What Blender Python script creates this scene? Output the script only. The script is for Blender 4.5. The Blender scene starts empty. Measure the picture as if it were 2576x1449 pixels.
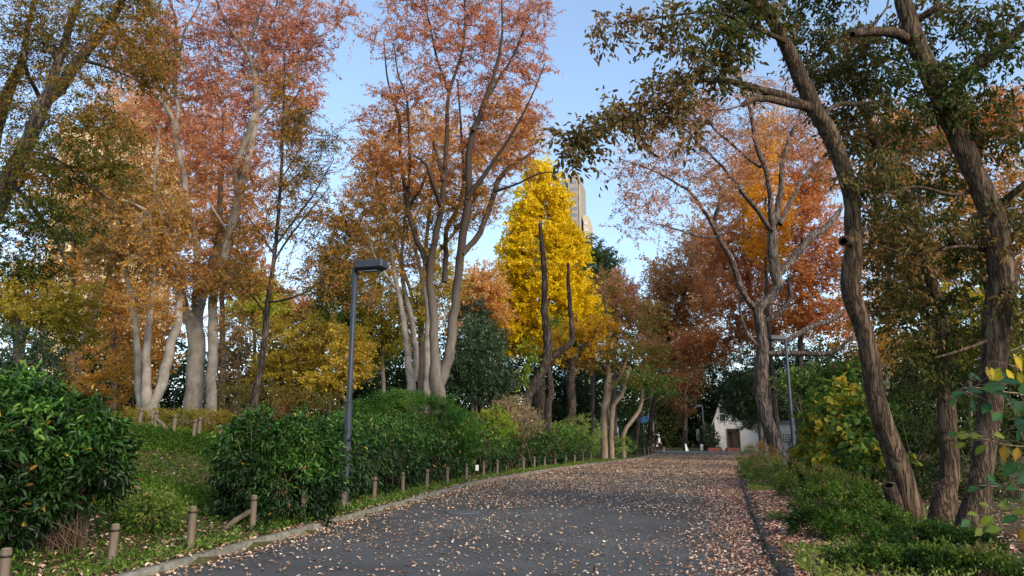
import bpy, math, random
import numpy as np
from mathutils import Vector, Matrix

rng = np.random.default_rng(11)
random.seed(11)
scene = bpy.context.scene
COL = scene.collection

# ------------------------------------------------------------------ camera
CAM_H = 1.6
F = 1788.0                      # focal length in units of a 2575-wide picture
PITCH = math.atan((1097 - 724.5) / F)
cam_d = bpy.data.cameras.new("camera")
cam_d.lens = 25.0
cam_d.sensor_width = 36.0
cam_d.clip_start = 0.1
cam_d.clip_end = 3000
cam = bpy.data.objects.new("camera", cam_d)
COL.objects.link(cam)
cam.location = (0, 0, CAM_H)
cam.rotation_euler = (math.pi / 2 + PITCH, 0, 0)
scene.camera = cam
SP, CP = math.sin(PITCH), math.cos(PITCH)


def P(px, py, Y):
    """world point at ground distance Y along the sight line of a photograph pixel"""
    r = px - 1287.5
    u = 724.5 - py
    fw = F * CP - u * SP
    s = Y / fw
    return np.array([r * s, Y, CAM_H + (F * SP + u * CP) * s])


def SC(py, Y):
    return Y / (F * CP - (724.5 - py) * SP)


def G(px, py, z=0.1):
    """world point where a sight line meets height z"""
    r = px - 1287.5
    u = 724.5 - py
    fw = F * CP - u * SP
    dz = F * SP + u * CP
    s = (z - CAM_H) / dz
    return np.array([r * s, fw * s, z])


# ------------------------------------------------------------------ terrain
LY = np.array([-30, 0, 8.2, 14.3, 24.9, 35.8, 52, 66, 75, 79])
LX = np.array([-11, -5.7, -4.25, -3.1, -1.2, 2.3, 9.1, 13.3, 15.2, 12.0])
RY = np.array([-30, 0, 8.2, 12.4, 22, 28.6, 44, 60, 66])
RX = np.array([-4, 1.3, 2.95, 4.1, 6.9, 8.9, 14.0, 19.6, 24.0])


def smooth_edge(Y, X, n=160):
    ys = np.linspace(Y[0], Y[-1], n)
    x = np.interp(ys, Y, X)
    k = np.array([1, 2, 3, 4, 3, 2, 1], float)
    k /= k.sum()
    xp = np.pad(x, 3, mode="reflect", reflect_type="odd")
    return ys, np.convolve(xp, k, "valid")


LYs, LXs = smooth_edge(LY, LX)
RYs, RXs = smooth_edge(RY, RX)


def xl(y):
    return np.interp(y, LYs, LXs)


def xr(y):
    return np.interp(y, RYs, RXs)


def sm(a, b, x):
    t = np.clip((x - a) / (b - a), 0, 1)
    return t * t * (3 - 2 * t)


def zg(x, y):
    x = np.asarray(x, float)
    y = np.asarray(y, float)
    dl = (xl(y) - x) * 0.96
    dr = (x - xr(y)) * 0.94
    amp = 1.75 - 1.05 * sm(34, 62, y)
    w = 0.05 * np.sin(x * 1.3 + 0.7 * y) * np.sin(y * 0.9 - 0.4 * x)
    zl = 0.09 + amp * sm(1.2, 8.6, dl) + w * sm(0.5, 2.5, dl)
    zr = 0.09 + 0.12 * sm(3, 9, dr) + w * sm(0.5, 2.5, dr)
    z = np.where(dl > 0, zl, np.where(dr > 0, zr, -0.06))
    far = sm(74, 80, y)
    z = np.where((y > 74) & (dl <= 0.0), -0.06 * (1 - far) + 0.02 * far, z)
    z = np.where((y > 60) & (y < 82) & (x > xl(y)), -0.06, z)
    return z


# ------------------------------------------------------------------ helpers
def lin(h):
    h = h.lstrip("#")
    c = np.array([int(h[i:i + 2], 16) / 255 for i in (0, 2, 4)])
    return np.where(c <= 0.04045, c / 12.92, ((c + 0.055) / 1.055) ** 2.4)


def mesh_quads(name, V, Q, mat, parent=None, colors=None, smooth=False, loc=None):
    V = np.asarray(V, np.float32)
    Q = np.asarray(Q, np.int32)
    if loc is not None:
        V = V - np.asarray(loc, np.float32)
    me = bpy.data.meshes.new(name)
    me.vertices.add(len(V))
    me.vertices.foreach_set("co", V.ravel())
    me.loops.add(Q.size)
    me.loops.foreach_set("vertex_index", Q.ravel())
    me.polygons.add(len(Q))
    me.polygons.foreach_set("loop_start", np.arange(0, Q.size, 4, dtype=np.int32))
    if smooth:
        me.polygons.foreach_set("use_smooth", np.ones(len(Q), bool))
    if colors is not None:
        a = me.attributes.new("tint", "FLOAT_COLOR", "POINT")
        c = np.ones((len(V), 4), np.float32)
        c[:, :3] = colors
        a.data.foreach_set("color", c.ravel())
    me.materials.append(mat)
    me.update(calc_edges=True)
    me.validate()
    o = bpy.data.objects.new(name, me)
    COL.objects.link(o)
    if parent is not None:
        o.parent = parent
    return o


class MB:
    """collects boxes, prisms and tubes and links them as one mesh"""

    def __init__(self):
        self.v, self.f = [], []

    def add(self, vs, fs):
        n = len(self.v)
        self.v += [tuple(map(float, p)) for p in vs]
        self.f += [tuple(i + n for i in f) for f in fs]

    def box(self, c, s, rz=0.0, bev=0.0):
        cx, cy, cz = c
        hx, hy, hz = s[0] / 2, s[1] / 2, s[2] / 2
        co, si = math.cos(rz), math.sin(rz)
        if bev <= 0:
            pts = [(x, y, z) for z in (-hz, hz) for x, y in ((-hx, -hy), (hx, -hy), (hx, hy), (-hx, hy))]
            fs = [(3, 2, 1, 0), (4, 5, 6, 7), (0, 1, 5, 4), (1, 2, 6, 5), (2, 3, 7, 6), (3, 0, 4, 7)]
        else:
            b = bev
            rings = []
            for z, ins in ((-hz, b), (-hz + b, 0), (hz - b, 0), (hz, b)):
                x, y = hx - ins, hy - ins
                rings.append([(-x + b, -y, z), (x - b, -y, z), (x, -y + b, z), (x, y - b, z), (x - b, y, z), (-x + b, y, z), (-x, y - b, z), (-x, -y + b, z)])
            pts = [p for r in rings for p in r]
            fs = [tuple(range(7, -1, -1)), tuple(range(24, 32))]
            for k in range(3):
                for i in range(8):
                    j = (i + 1) % 8
                    fs.append((k * 8 + i, k * 8 + j, k * 8 + 8 + j, k * 8 + 8 + i))
        self.add([(cx + x * co - y * si, cy + x * si + y * co, cz + z) for x, y, z in pts], fs)

    def tube(self, pts, rad, k=8, cap=True):
        V, Q = tube_arrays(np.array(pts, float), np.array(rad, float), k)
        n = len(pts)
        fs = [tuple(q) for q in Q]
        if cap:
            fs.append(tuple(range(k - 1, -1, -1)))
            fs.append(tuple((n - 1) * k + i for i in range(k)))
        self.add(V, fs)

    def prism(self, poly, y0, y1):
        """polygon in x,z (counter-clockwise from the front) from depth y0 to y1"""
        n = len(poly)
        vs = [(x, y0, z) for x, z in poly] + [(x, y1, z) for x, z in poly]
        fs = [tuple(range(n)), tuple(range(2 * n - 1, n - 1, -1))]
        for i in range(n):
            j = (i + 1) % n
            fs.append((j, i, n + i, n + j))
        self.add(vs, fs)

    def build(self, name, mat, parent=None, loc=None, smooth=False):
        me = bpy.data.meshes.new(name)
        v = self.v
        if loc is not None:
            v = [(p[0] - loc[0], p[1] - loc[1], p[2] - loc[2]) for p in v]
        me.from_pydata(v, [], self.f)
        me.materials.append(mat)
        if smooth:
            me.polygons.foreach_set("use_smooth", np.ones(len(me.polygons), bool))
            if hasattr(me, "set_sharp_from_angle"):
                me.set_sharp_from_angle(angle=math.radians(40))
        me.update()
        o = bpy.data.objects.new(name, me)
        COL.objects.link(o)
        if parent is not None:
            o.parent = parent
        return o


def tag(o, label, cat=None, group=None, kind=None):
    if label:
        o["label"] = label
    if cat:
        o["category"] = cat
    if group:
        o["group"] = group
    if kind:
        o["kind"] = kind
    return o


def thing(name, label, cat, loc=(0, 0, 0), group=None):
    o = bpy.data.objects.new(name, None)
    o.empty_display_size = 0.2
    COL.objects.link(o)
    o.location = tuple(float(a) for a in loc)
    return tag(o, label, cat, group)


def dup(root, loc, rz=0.0, label=None):
    r = root.copy()
    COL.objects.link(r)
    r.location = tuple(float(a) for a in loc)
    r.rotation_euler = (0, 0, rz)
    if label:
        r["label"] = label
    for ch in list(root.children):
        c = ch.copy()
        COL.objects.link(c)
        c.parent = r
        for g in ch.children:
            d = g.copy()
            COL.objects.link(d)
            d.parent = c
    return r


def tube_arrays(pts, rad, k):
    n = len(pts)
    t = np.gradient(pts, axis=0)
    t /= np.linalg.norm(t, axis=1, keepdims=True) + 1e-9
    ref = np.array([0.31, 0.9, 0.12])
    if abs(np.dot(t.mean(0), ref)) > 0.9:
        ref = np.array([0.9, 0.1, 0.3])
    a = np.cross(t, ref)
    a /= np.linalg.norm(a, axis=1, keepdims=True) + 1e-9
    b = np.cross(t, a)
    ang = np.linspace(0, 2 * np.pi, k, endpoint=False)
    V = pts[:, None, :] + rad[:, None, None] * (np.cos(ang)[None, :, None] * a[:, None, :] + np.sin(ang)[None, :, None] * b[:, None, :])
    V = V.reshape(-1, 3)
    i = np.arange(n - 1)[:, None] * k
    j = np.arange(k)[None, :]
    jn = (j + 1) % k
    Q = np.stack([i + j, i + jn, i + k + jn, i + k + j], -1).reshape(-1, 4)
    return V, Q


class QB:
    """accumulates numpy quads"""

    def __init__(self):
        self.V, self.Q, self.C, self.n = [], [], [], 0

    def add(self, V, Q, C=None):
        self.V.append(V)
        self.Q.append(Q + self.n)
        if C is not None:
            self.C.append(C)
        self.n += len(V)

    def arrays(self):
        return np.concatenate(self.V), np.concatenate(self.Q), (np.concatenate(self.C) if self.C else None)


def catmull(A, step):
    """A: rows of anything, first three columns are coordinates used for spacing"""
    A = np.asarray(A, float)
    if len(A) < 2:
        return A
    Pd = np.vstack([2 * A[0] - A[1], A, 2 * A[-1] - A[-2]])
    out = []
    for i in range(1, len(Pd) - 2):
        p0, p1, p2, p3 = Pd[i - 1:i + 3]
        m = max(1, int(np.linalg.norm((p2 - p1)[:3]) / step))
        for q in range(m):
            t = q / m
            out.append(0.5 * ((2 * p1) + (-p0 + p2) * t + (2 * p0 - 5 * p1 + 4 * p2 - p3) * t * t + (-p0 + 3 * p1 - 3 * p2 + p3) * t ** 3))
    out.append(A[-1])
    return np.array(out)


# ------------------------------------------------------------------ materials
def new_mat(name):
    m = bpy.data.materials.new(name)
    m.use_nodes = True
    nt = m.node_tree
    nt.nodes.clear()
    out = nt.nodes.new("ShaderNodeOutputMaterial")
    return m, nt, out


def principled(nt, rough=0.7, spec=0.3, metal=0.0):
    p = nt.nodes.new("ShaderNodeBsdfPrincipled")
    p.inputs["Roughness"].default_value = rough
    p.inputs["Specular IOR Level"].default_value = spec
    p.inputs["Metallic"].default_value = metal
    return p


def noise_ramp(nt, stops, scale, coord="Object", stretch=(1, 1, 1), detail=6, rough=0.6):
    tc = nt.nodes.new("ShaderNodeTexCoord")
    mp = nt.nodes.new("ShaderNodeMapping")
    mp.inputs["Scale"].default_value = stretch
    nz = nt.nodes.new("ShaderNodeTexNoise")
    nz.inputs["Scale"].default_value = scale
    nz.inputs["Detail"].default_value = detail
    nz.inputs["Roughness"].default_value = rough
    cr = nt.nodes.new("ShaderNodeValToRGB")
    nt.links.new(tc.outputs[coord], mp.inputs[0])
    nt.links.new(mp.outputs[0], nz.inputs["Vector"])
    nt.links.new(nz.outputs["Fac"], cr.inputs[0])
    e = cr.color_ramp.elements
    while len(e) < len(stops):
        e.new(0.5)
    for i, (p, c) in enumerate(stops):
        e[i].position = p
        e[i].color = (*lin(c), 1) if isinstance(c, str) else (*c, 1)
    return nz, cr


def mat_plain(name, stops, scale=6, rough=0.7, spec=0.3, bump=0.0, bscale=None, stretch=(1, 1, 1), metal=0.0, dist=0.02):
    m, nt, out = new_mat(name)
    p = principled(nt, rough, spec, metal)
    nz, cr = noise_ramp(nt, stops, scale, stretch=stretch)
    nt.links.new(cr.outputs[0], p.inputs["Base Color"])
    if bump:
        n2, _ = noise_ramp(nt, [(0, (0, 0, 0)), (1, (1, 1, 1))], bscale or scale * 3, stretch=stretch)
        b = nt.nodes.new("ShaderNodeBump")
        b.inputs["Strength"].default_value = bump
        b.inputs["Distance"].default_value = dist
        nt.links.new(n2.outputs["Fac"], b.inputs["Height"])
        nt.links.new(b.outputs[0], p.inputs["Normal"])
    nt.links.new(p.outputs[0], out.inputs[0])
    return m


def mat_leaf(name, rough=0.5, spec=0.35, trans=0.35):
    m, nt, out = new_mat(name)
    at = nt.nodes.new("ShaderNodeAttribute")
    at.attribute_name = "tint"
    p = principled(nt, rough, spec)
    tr = nt.nodes.new("ShaderNodeBsdfTranslucent")
    mx = nt.nodes.new("ShaderNodeMixShader")
    mx.inputs[0].default_value = trans
    tc = nt.nodes.new("ShaderNodeTexCoord")
    nz = nt.nodes.new("ShaderNodeTexNoise")
    nz.inputs["Scale"].default_value = 30
    nz.inputs["Detail"].default_value = 3
    hs = nt.nodes.new("ShaderNodeHueSaturation")
    mr = nt.nodes.new("ShaderNodeMapRange")
    mr.inputs[3].default_value = 0.8
    mr.inputs[4].default_value = 1.2
    nt.links.new(tc.outputs["Object"], nz.inputs["Vector"])
    nt.links.new(nz.outputs["Fac"], mr.inputs[0])
    nt.links.new(mr.outputs[0], hs.inputs["Value"])
    nt.links.new(at.outputs["Color"], hs.inputs["Color"])
    nt.links.new(hs.outputs[0], p.inputs["Base Color"])
    nt.links.new(hs.outputs[0], tr.inputs["Color"])
    nt.links.new(p.outputs[0], mx.inputs[1])
    nt.links.new(tr.outputs[0], mx.inputs[2])
    nt.links.new(mx.outputs[0], out.inputs[0])
    return m


def mat_bark(name, stops, scale=4.0, stretch=(1, 1, 0.25), bump=0.5, furrow=0.0, rough=0.85, crack="#1c1613", dist=0.03, dark_above=None):
    m, nt, out = new_mat(name)
    p = principled(nt, rough, 0.2)
    nz, cr = noise_ramp(nt, stops, scale, stretch=stretch, detail=8, rough=0.65)
    col = cr.outputs[0]
    h = nz.outputs["Fac"]
    # pale lichen patches
    n3, cr3 = noise_ramp(nt, [(0.55, (0, 0, 0)), (0.68, (1, 1, 1))], 1.7, detail=5)
    mixl = nt.nodes.new("ShaderNodeMix")
    mixl.data_type = "RGBA"
    mixl.blend_type = "MULTIPLY"
    mixl.inputs[7].default_value = (0.62, 0.68, 0.55, 1)
    ml = nt.nodes.new("ShaderNodeMath")
    ml.operation = "MULTIPLY"
    ml.inputs[1].default_value = 0.7
    nt.links.new(cr3.outputs[0], ml.inputs[0])
    nt.links.new(ml.outputs[0], mixl.inputs[0])
    nt.links.new(col, mixl.inputs[6])
    col = mixl.outputs[2]
    if furrow > 0:
        tc = nt.nodes.new("ShaderNodeTexCoord")
        mp = nt.nodes.new("ShaderNodeMapping")
        mp.inputs["Scale"].default_value = (15 * furrow, 15 * furrow, 1.5 * furrow)
        wn = nt.nodes.new("ShaderNodeTexNoise")
        wn.inputs["Scale"].default_value = 4.0
        ad = nt.nodes.new("ShaderNodeMix")
        ad.data_type = "VECTOR"
        ad.inputs[0].default_value = 0.05
        vo = nt.nodes.new("ShaderNodeTexNoise")
        vo.inputs["Scale"].default_value = 1.0
        vo.inputs["Detail"].default_value = 4
        vo.inputs["Roughness"].default_value = 0.55
        nt.links.new(tc.outputs["Object"], wn.inputs["Vector"])
        nt.links.new(tc.outputs["Object"], ad.inputs[4])
        nt.links.new(wn.outputs["Color"], ad.inputs[5])
        nt.links.new(ad.outputs[1], mp.inputs[0])
        nt.links.new(mp.outputs[0], vo.inputs["Vector"])
        sb = nt.nodes.new("ShaderNodeMath")
        sb.operation = "SUBTRACT"
        sb.inputs[1].default_value = 0.5
        nt.links.new(vo.outputs["Fac"], sb.inputs[0])
        ab = nt.nodes.new("ShaderNodeMath")
        ab.operation = "ABSOLUTE"
        nt.links.new(sb.outputs[0], ab.inputs[0])
        mr = nt.nodes.new("ShaderNodeMapRange")
        mr.inputs[2].default_value = 0.11
        nt.links.new(ab.outputs[0], mr.inputs[0])
        mc = nt.nodes.new("ShaderNodeMix")
        mc.data_type = "RGBA"
        mc.inputs[6].default_value = (*lin(crack), 1)
        nt.links.new(mr.outputs[0], mc.inputs[0])
        nt.links.new(col, mc.inputs[7])
        col = mc.outputs[2]
        mh = nt.nodes.new("ShaderNodeMath")
        mh.operation = "ADD"
        nt.links.new(mr.outputs[0], mh.inputs[0])
        nt.links.new(nz.outputs["Fac"], mh.inputs[1])
        h = mh.outputs[0]
    if dark_above:  # silhouette look of the upper limbs, put into the bark colour
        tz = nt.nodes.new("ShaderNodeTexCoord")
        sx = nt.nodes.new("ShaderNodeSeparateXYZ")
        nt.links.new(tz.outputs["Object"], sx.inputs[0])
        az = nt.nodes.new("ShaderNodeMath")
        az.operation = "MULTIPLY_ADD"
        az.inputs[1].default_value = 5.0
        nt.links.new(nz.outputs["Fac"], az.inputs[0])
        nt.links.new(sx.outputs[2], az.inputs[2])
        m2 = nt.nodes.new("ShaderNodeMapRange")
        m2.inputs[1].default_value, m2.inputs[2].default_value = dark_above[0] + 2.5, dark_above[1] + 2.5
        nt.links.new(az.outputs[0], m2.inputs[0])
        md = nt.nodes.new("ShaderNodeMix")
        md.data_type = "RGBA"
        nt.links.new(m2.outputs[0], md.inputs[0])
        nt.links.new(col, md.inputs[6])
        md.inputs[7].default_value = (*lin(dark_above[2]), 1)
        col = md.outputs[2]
    b = nt.nodes.new("ShaderNodeBump")
    b.inputs["Strength"].default_value = bump
    b.inputs["Distance"].default_value = dist
    nt.links.new(h, b.inputs["Height"])
    nt.links.new(b.outputs[0], p.inputs["Normal"])
    nt.links.new(col, p.inputs["Base Color"])
    nt.links.new(p.outputs[0], out.inputs[0])
    return m


LEAF = mat_leaf("leaf_matte", 0.55, 0.2, 0.5)
LEAF_GLOSS = mat_leaf("leaf_glossy", 0.42, 0.3, 0.22)
LITTER = mat_leaf("leaf_dry", 0.75, 0.15, 0.1)
BARK_FURROW = mat_bark("bark_furrowed", [(0.3, "#43342a"), (0.5, "#62503f"), (0.72, "#7d6853")], 5, (1, 1, 0.2), 0.7, 1.0, dist=0.035, crack="#2a201a")
BARK_DARK = mat_bark("bark_dark", [(0.3, "#3a322d"), (0.55, "#5c5049"), (0.75, "#75695f")], 6, (1, 1, 0.3), 0.6, 0.9)
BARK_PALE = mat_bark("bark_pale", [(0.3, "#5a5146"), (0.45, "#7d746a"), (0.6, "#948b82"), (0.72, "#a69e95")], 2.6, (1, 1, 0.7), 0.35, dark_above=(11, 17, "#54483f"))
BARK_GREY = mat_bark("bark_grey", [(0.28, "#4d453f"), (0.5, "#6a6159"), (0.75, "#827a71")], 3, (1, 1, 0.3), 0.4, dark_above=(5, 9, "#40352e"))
BARK_CHERRY = mat_bark("bark_cherry", [(0.3, "#4c423c"), (0.52, "#766860"), (0.75, "#9a8d82")], 5, (1, 1, 0.35), 0.7, 0.8)
BARK_TAN = mat_bark("bark_tan", [(0.28, "#665645"), (0.5, "#877562"), (0.75, "#9c8f7e")], 2.5, (1, 1, 0.4), 0.3)
TWIG = mat_plain("stem_brown", [(0.3, "#5a4636"), (0.7, "#86705a")], 8)

# ------------------------------------------------------------------ foliage generator
def field(seed, scale):
    r = np.random.default_rng(seed)
    k = r.normal(size=(5, 3)) / scale
    ph = r.uniform(0, 6.28, 5)
    return lambda p: np.sin(p @ k.T + ph).sum(1) / 3.6


def ramp(cols, t):
    C = np.array([lin(c) for c in cols])
    t = np.clip(t, 0, 1) * (len(C) - 1)
    i = np.clip(t.astype(int), 0, len(C) - 2)
    f = (t - i)[:, None]
    return C[i] * (1 - f) + C[i + 1] * f


def norm(a):
    return a / (np.linalg.norm(a, axis=-1, keepdims=True) + 1e-9)


def leaf_quads(pos, d, ll, wr, up=0.8, fold=0.12, shape=0):
    """pos: leaf base, d: direction, ll: lengths"""
    n = len(pos)
    nr = rng.normal(size=(n, 3))
    nr[:, 2] += up
    side = norm(np.cross(d, nr))
    nn = norm(np.cross(side, d))
    L = ll[:, None]
    W = L * wr * 0.5
    if shape == 0:
        V = np.stack([pos, pos + d * L * 0.45 + side * W + nn * L * fold, pos + d * L, pos + d * L * 0.45 - side * W + nn * L * fold], 1)
        Q = np.arange(n * 4).reshape(n, 4)
        return V.reshape(-1, 3), Q, 4
    tipdrop = nn * L * 0.12
    V = np.stack([pos,
                  pos + d * L * 0.26 + side * W * 0.92 + nn * L * fold, pos + d * L * 0.62 + side * W * 0.84 + nn * L * fold * 0.8,
                  pos + d * L - tipdrop,
                  pos + d * L * 0.62 - side * W * 0.84 + nn * L * fold * 0.8, pos + d * L * 0.26 - side * W * 0.92 + nn * L * fold], 1)
    b = np.arange(n)[:, None] * 6
    Q = np.concatenate([b + np.array([[0, 1, 2, 3]]), b + np.array([[0, 3, 4, 5]])], 0)
    return V.reshape(-1, 3), Q, 6


def foliage(C, cs, K, m, ll, wr, pal, seed, droop=0.2, up=0.8, hbias=0.3, tn=0.30, tj=0.12, vj=0.15, flat=0.6, shape=0, outward=None, twigs=None, twr=0.006, base_t=0.5, nscale=None, zr=None, spread=1.0, odd=0.0):
    """leaves along K twigs round each cluster centre; returns leaf arrays and twig arrays"""
    N = len(C)
    dirs = rng.normal(size=(N, K, 3))
    dirs[..., 2] *= flat
    dirs = norm(dirs)
    if outward is not None:
        dirs = norm(dirs * spread + outward[:, None, :])
    tl = cs * rng.uniform(0.55, 1.45, (N, K, 1))
    t = rng.uniform(0.2, 1.0, (N, K, m, 1))
    pos = C[:, None, None, :] + dirs[:, :, None, :] * tl[:, :, None, :] * t
    pos[..., 2] -= droop * tl[:, :, None, 0] * 0.35 * t[..., 0] ** 2
    pos = pos + rng.normal(size=pos.shape) * ll * 0.45
    ld = norm(dirs[:, :, None, :] * 0.75 + rng.normal(size=pos.shape) * 0.6 + np.array([0, 0, -droop]))
    pos = pos.reshape(-1, 3)
    ld = ld.reshape(-1, 3)
    lens = ll * rng.uniform(0.65, 1.3, len(pos))
    V, Q, nv = leaf_quads(pos, ld, lens, wr, up, shape=shape)
    fn = field(seed, nscale or cs * 3.0)
    z0, z1 = zr if zr else (C[:, 2].min(), C[:, 2].max() + 1e-3)
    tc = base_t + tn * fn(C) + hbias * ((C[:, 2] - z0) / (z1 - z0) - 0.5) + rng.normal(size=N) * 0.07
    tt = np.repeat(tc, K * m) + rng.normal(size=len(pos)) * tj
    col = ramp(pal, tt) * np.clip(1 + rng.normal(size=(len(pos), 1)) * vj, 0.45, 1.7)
    if odd:
        k = rng.uniform(size=len(pos)) < odd
        col[k] = ramp(["#5a4226", "#8a6a30", "#b99a3a", "#8f5f36"], rng.uniform(0, 1, int(k.sum())))
    col = np.repeat(col, nv, 0)
    tw = None
    if twigs:
        kk = min(K, twigs)
        a = np.repeat(C[:, None, :], kk, 1).reshape(-1, 3)
        e = (C[:, None, :] + dirs[:, :kk] * tl[:, :kk]).reshape(-1, 3)
        e[:, 2] -= droop * tl[:, :kk, 0].ravel() * 0.35
        tw = prisms(a, e, twr, twr * 0.4)
    return V, Q, col, tw


def prisms(a, e, r0, r1):
    n = len(a)
    d = norm(e - a)
    s = norm(np.cross(d, rng.normal(size=(n, 3))))
    b = np.cross(d, s)
    vs = []
    for p, r in ((a, r0), (e, r1)):
        for k in range(3):
            an = 2 * math.pi * k / 3
            vs.append(p + r * (math.cos(an) * s + math.sin(an) * b))
    V = np.stack(vs, 1).reshape(-1, 3)
    i = np.arange(n)[:, None] * 6
    Q = np.concatenate([i + np.array([[0, 1, 4, 3]]), i + np.array([[1, 2, 5, 4]]), i + np.array([[2, 0, 3, 5]])], 0)
    return V, Q


def ellipsoids(puffs, Y):
    """(px, py, rx, ry[, dY[, depth radius m]]) -> centres and radii in metres"""
    out = []
    for p in puffs:
        px, py, rx, ry = p[:4]
        y = Y + (p[4] if len(p) > 4 else 0)
        c = P(px, py, y)
        s = SC(py, y)
        rd = p[5] if len(p) > 5 else (rx + ry) * 0.5 * s
        out.append((c, np.array([rx * s, rd, ry * s])))
    return out


def sample_clusters(ells, n, shell=0.45, rag=0.13):
    a = np.array([e[1][0] * e[1][2] for e in ells])
    a = a / a.sum()
    pts, outw = [], []
    for (c, r), w in zip(ells, a):
        k = max(2, int(round(n * w)))
        v = norm(rng.normal(size=(k, 3)))
        rad = rng.uniform(0, 1, (k, 1)) ** shell
        rad = rad * (1 + rag * np.sin(v[:, :1] * 7 + c[0]) * np.sin(v[:, 2:] * 8 + c[1]))
        pts.append(c + v * rad * r)
        outw.append(norm(v / r))
    return np.concatenate(pts), np.concatenate(outw)


def L(s, y0=0.0, y1=0.0, g=False, tip=False):
    a = np.array([float(x) for x in s.split()]).reshape(-1, 3)
    return dict(a=a, y0=y0, y1=y1, g=g, tip=tip)


def tree(name, label, cat, Y, limbs, puffs, bark, pal, n=150, cs=0.8, K=4, m=12, ll=0.09, wr=0.5, group=None, twigs=3,
         leafmat=None, seed=None, tipr=0.012, sides=8, step=0.4, fol=None, shell=0.45, penal=0.6, wob=0.02, brk=4, grow=True, twr=0.006):
    seed = seed if seed is not None else abs(hash(label)) % 10000
    seed = sum(ord(ch) * (i + 1) for i, ch in enumerate(label)) % 100003
    qb = QB()
    npos, nrad = [], []
    base = None
    if Y > 20:
        m, ll = int(m * 2.3), ll * 1.2
        if twigs:
            twigs, twr = 4, 0.01
    else:
        m, n, ll = int(m * 1.4), int(n * 1.25), ll * 1.06
    for lb in limbs:
        a = lb["a"]
        k = len(a)
        rows = []
        for i in range(k):
            f = i / max(1, k - 1)
            y = Y + lb["y0"] + (lb["y1"] - lb["y0"]) * f
            w = P(a[i, 0], a[i, 1], y)
            rows.append([*w, a[i, 2] * 0.5 * SC(a[i, 1], y)])
        rows = np.array(rows)
        if lb["g"] or base is None:
            gz = float(zg(rows[0, 0], rows[0, 1]))
            if rows[0, 2] > gz + 0.05:
                rows = np.vstack([[rows[0, 0], rows[0, 1], gz - 0.2, rows[0, 3] * 1.2], rows])
            else:
                rows[0, 2] = gz - 0.15
                rows[0, 3] *= 1.12
            if base is None:
                base = np.array([rows[0, 0], rows[0, 1], gz])
        R = catmull(rows, step)
        R[:, 3] = np.maximum(R[:, 3], 0.006)
        R[1:-1, :3] += rng.normal(size=(len(R) - 2, 3)) * wob * np.minimum(1, R[1:-1, 3:4] * 6)
        R[:, 3] *= 1 + 0.05 * np.sin(np.arange(len(R)) * 1.7 + seed) * rng.uniform(0.3, 1, len(R))
        npos.append(R[:, :3])
        nrad.append(R[:, 3])
        end = R[-1].copy()
        end[3] *= 0.05 if not lb["tip"] else 0.6
        RR = np.vstack([R, end])
        RR[-1, :3] += norm(R[-1, :3] - R[-2, :3]) * 0.01
        V, Q = tube_arrays(RR[:, :3], RR[:, 3], sides if R[0, 3] > 0.06 else max(5, sides - 3))
        qb.add(V, Q)
    o = thing(name, label, cat, base, group)
    if n:
        ells = ellipsoids(puffs, Y)
        C, outw = sample_clusters(ells, n, shell)
        keep = C[:, 2] > zg(C[:, 0], C[:, 1]) + 0.3
        C, outw = C[keep], outw[keep]
        if grow:
            NP = np.concatenate(npos)
            NR = np.concatenate(nrad)
            d0 = np.array([np.min(np.linalg.norm(NP - c, axis=1)) for c in C])
            for ci in np.argsort(d0):
                c = C[ci]
                dv = NP - c
                dist = np.linalg.norm(dv, axis=1)
                cost = dist + penal * np.maximum(0, dv[:, 2]) + 0.15 * (NR < tipr * 1.3) * dist
                j = int(np.argmin(cost))
                p0, r0 = NP[j], NR[j]
                ln = dist[j]
                if ln < 0.05:
                    continue
                ra = min(r0 * 0.72, tipr * (1.0 + ln * 0.9))
                rb = min(ra, tipr * 0.75)
                q = np.linspace(0, 1, brk + 1)[:, None]
                pts = p0 * (1 - q) + c * q
                bow = rng.normal(size=3) * 0.09 * ln
                bow[2] = abs(bow[2]) * 0.5 - 0.07 * ln
                pts = pts + bow * (4 * q * (1 - q)) + np.vstack([[0, 0, 0], rng.normal(size=(brk - 1, 3)) * 0.03 * ln, [0, 0, 0]])
                rr = ra + (rb - ra) * q[:, 0]
                V, Q = tube_arrays(pts, rr, 5 if ra > 0.03 else 4)
                qb.add(V, Q)
                NP = np.vstack([NP, pts[1:]])
                NR = np.concatenate([NR, rr[1:]])
        kw = dict(twigs=twigs, twr=twr)
        kw.update(fol or {})
        V, Q, col, tw = foliage(C, cs, K, m, ll, wr, pal, seed, **kw)
        if tw is not None:
            qb.add(*tw)
        mesh_quads("crown", V, Q, leafmat or LEAF, o, col, loc=base)
    V, Q, _ = qb.arrays()
    mesh_quads("trunk", V, Q, bark, o, smooth=True, loc=base)
    return o


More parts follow.
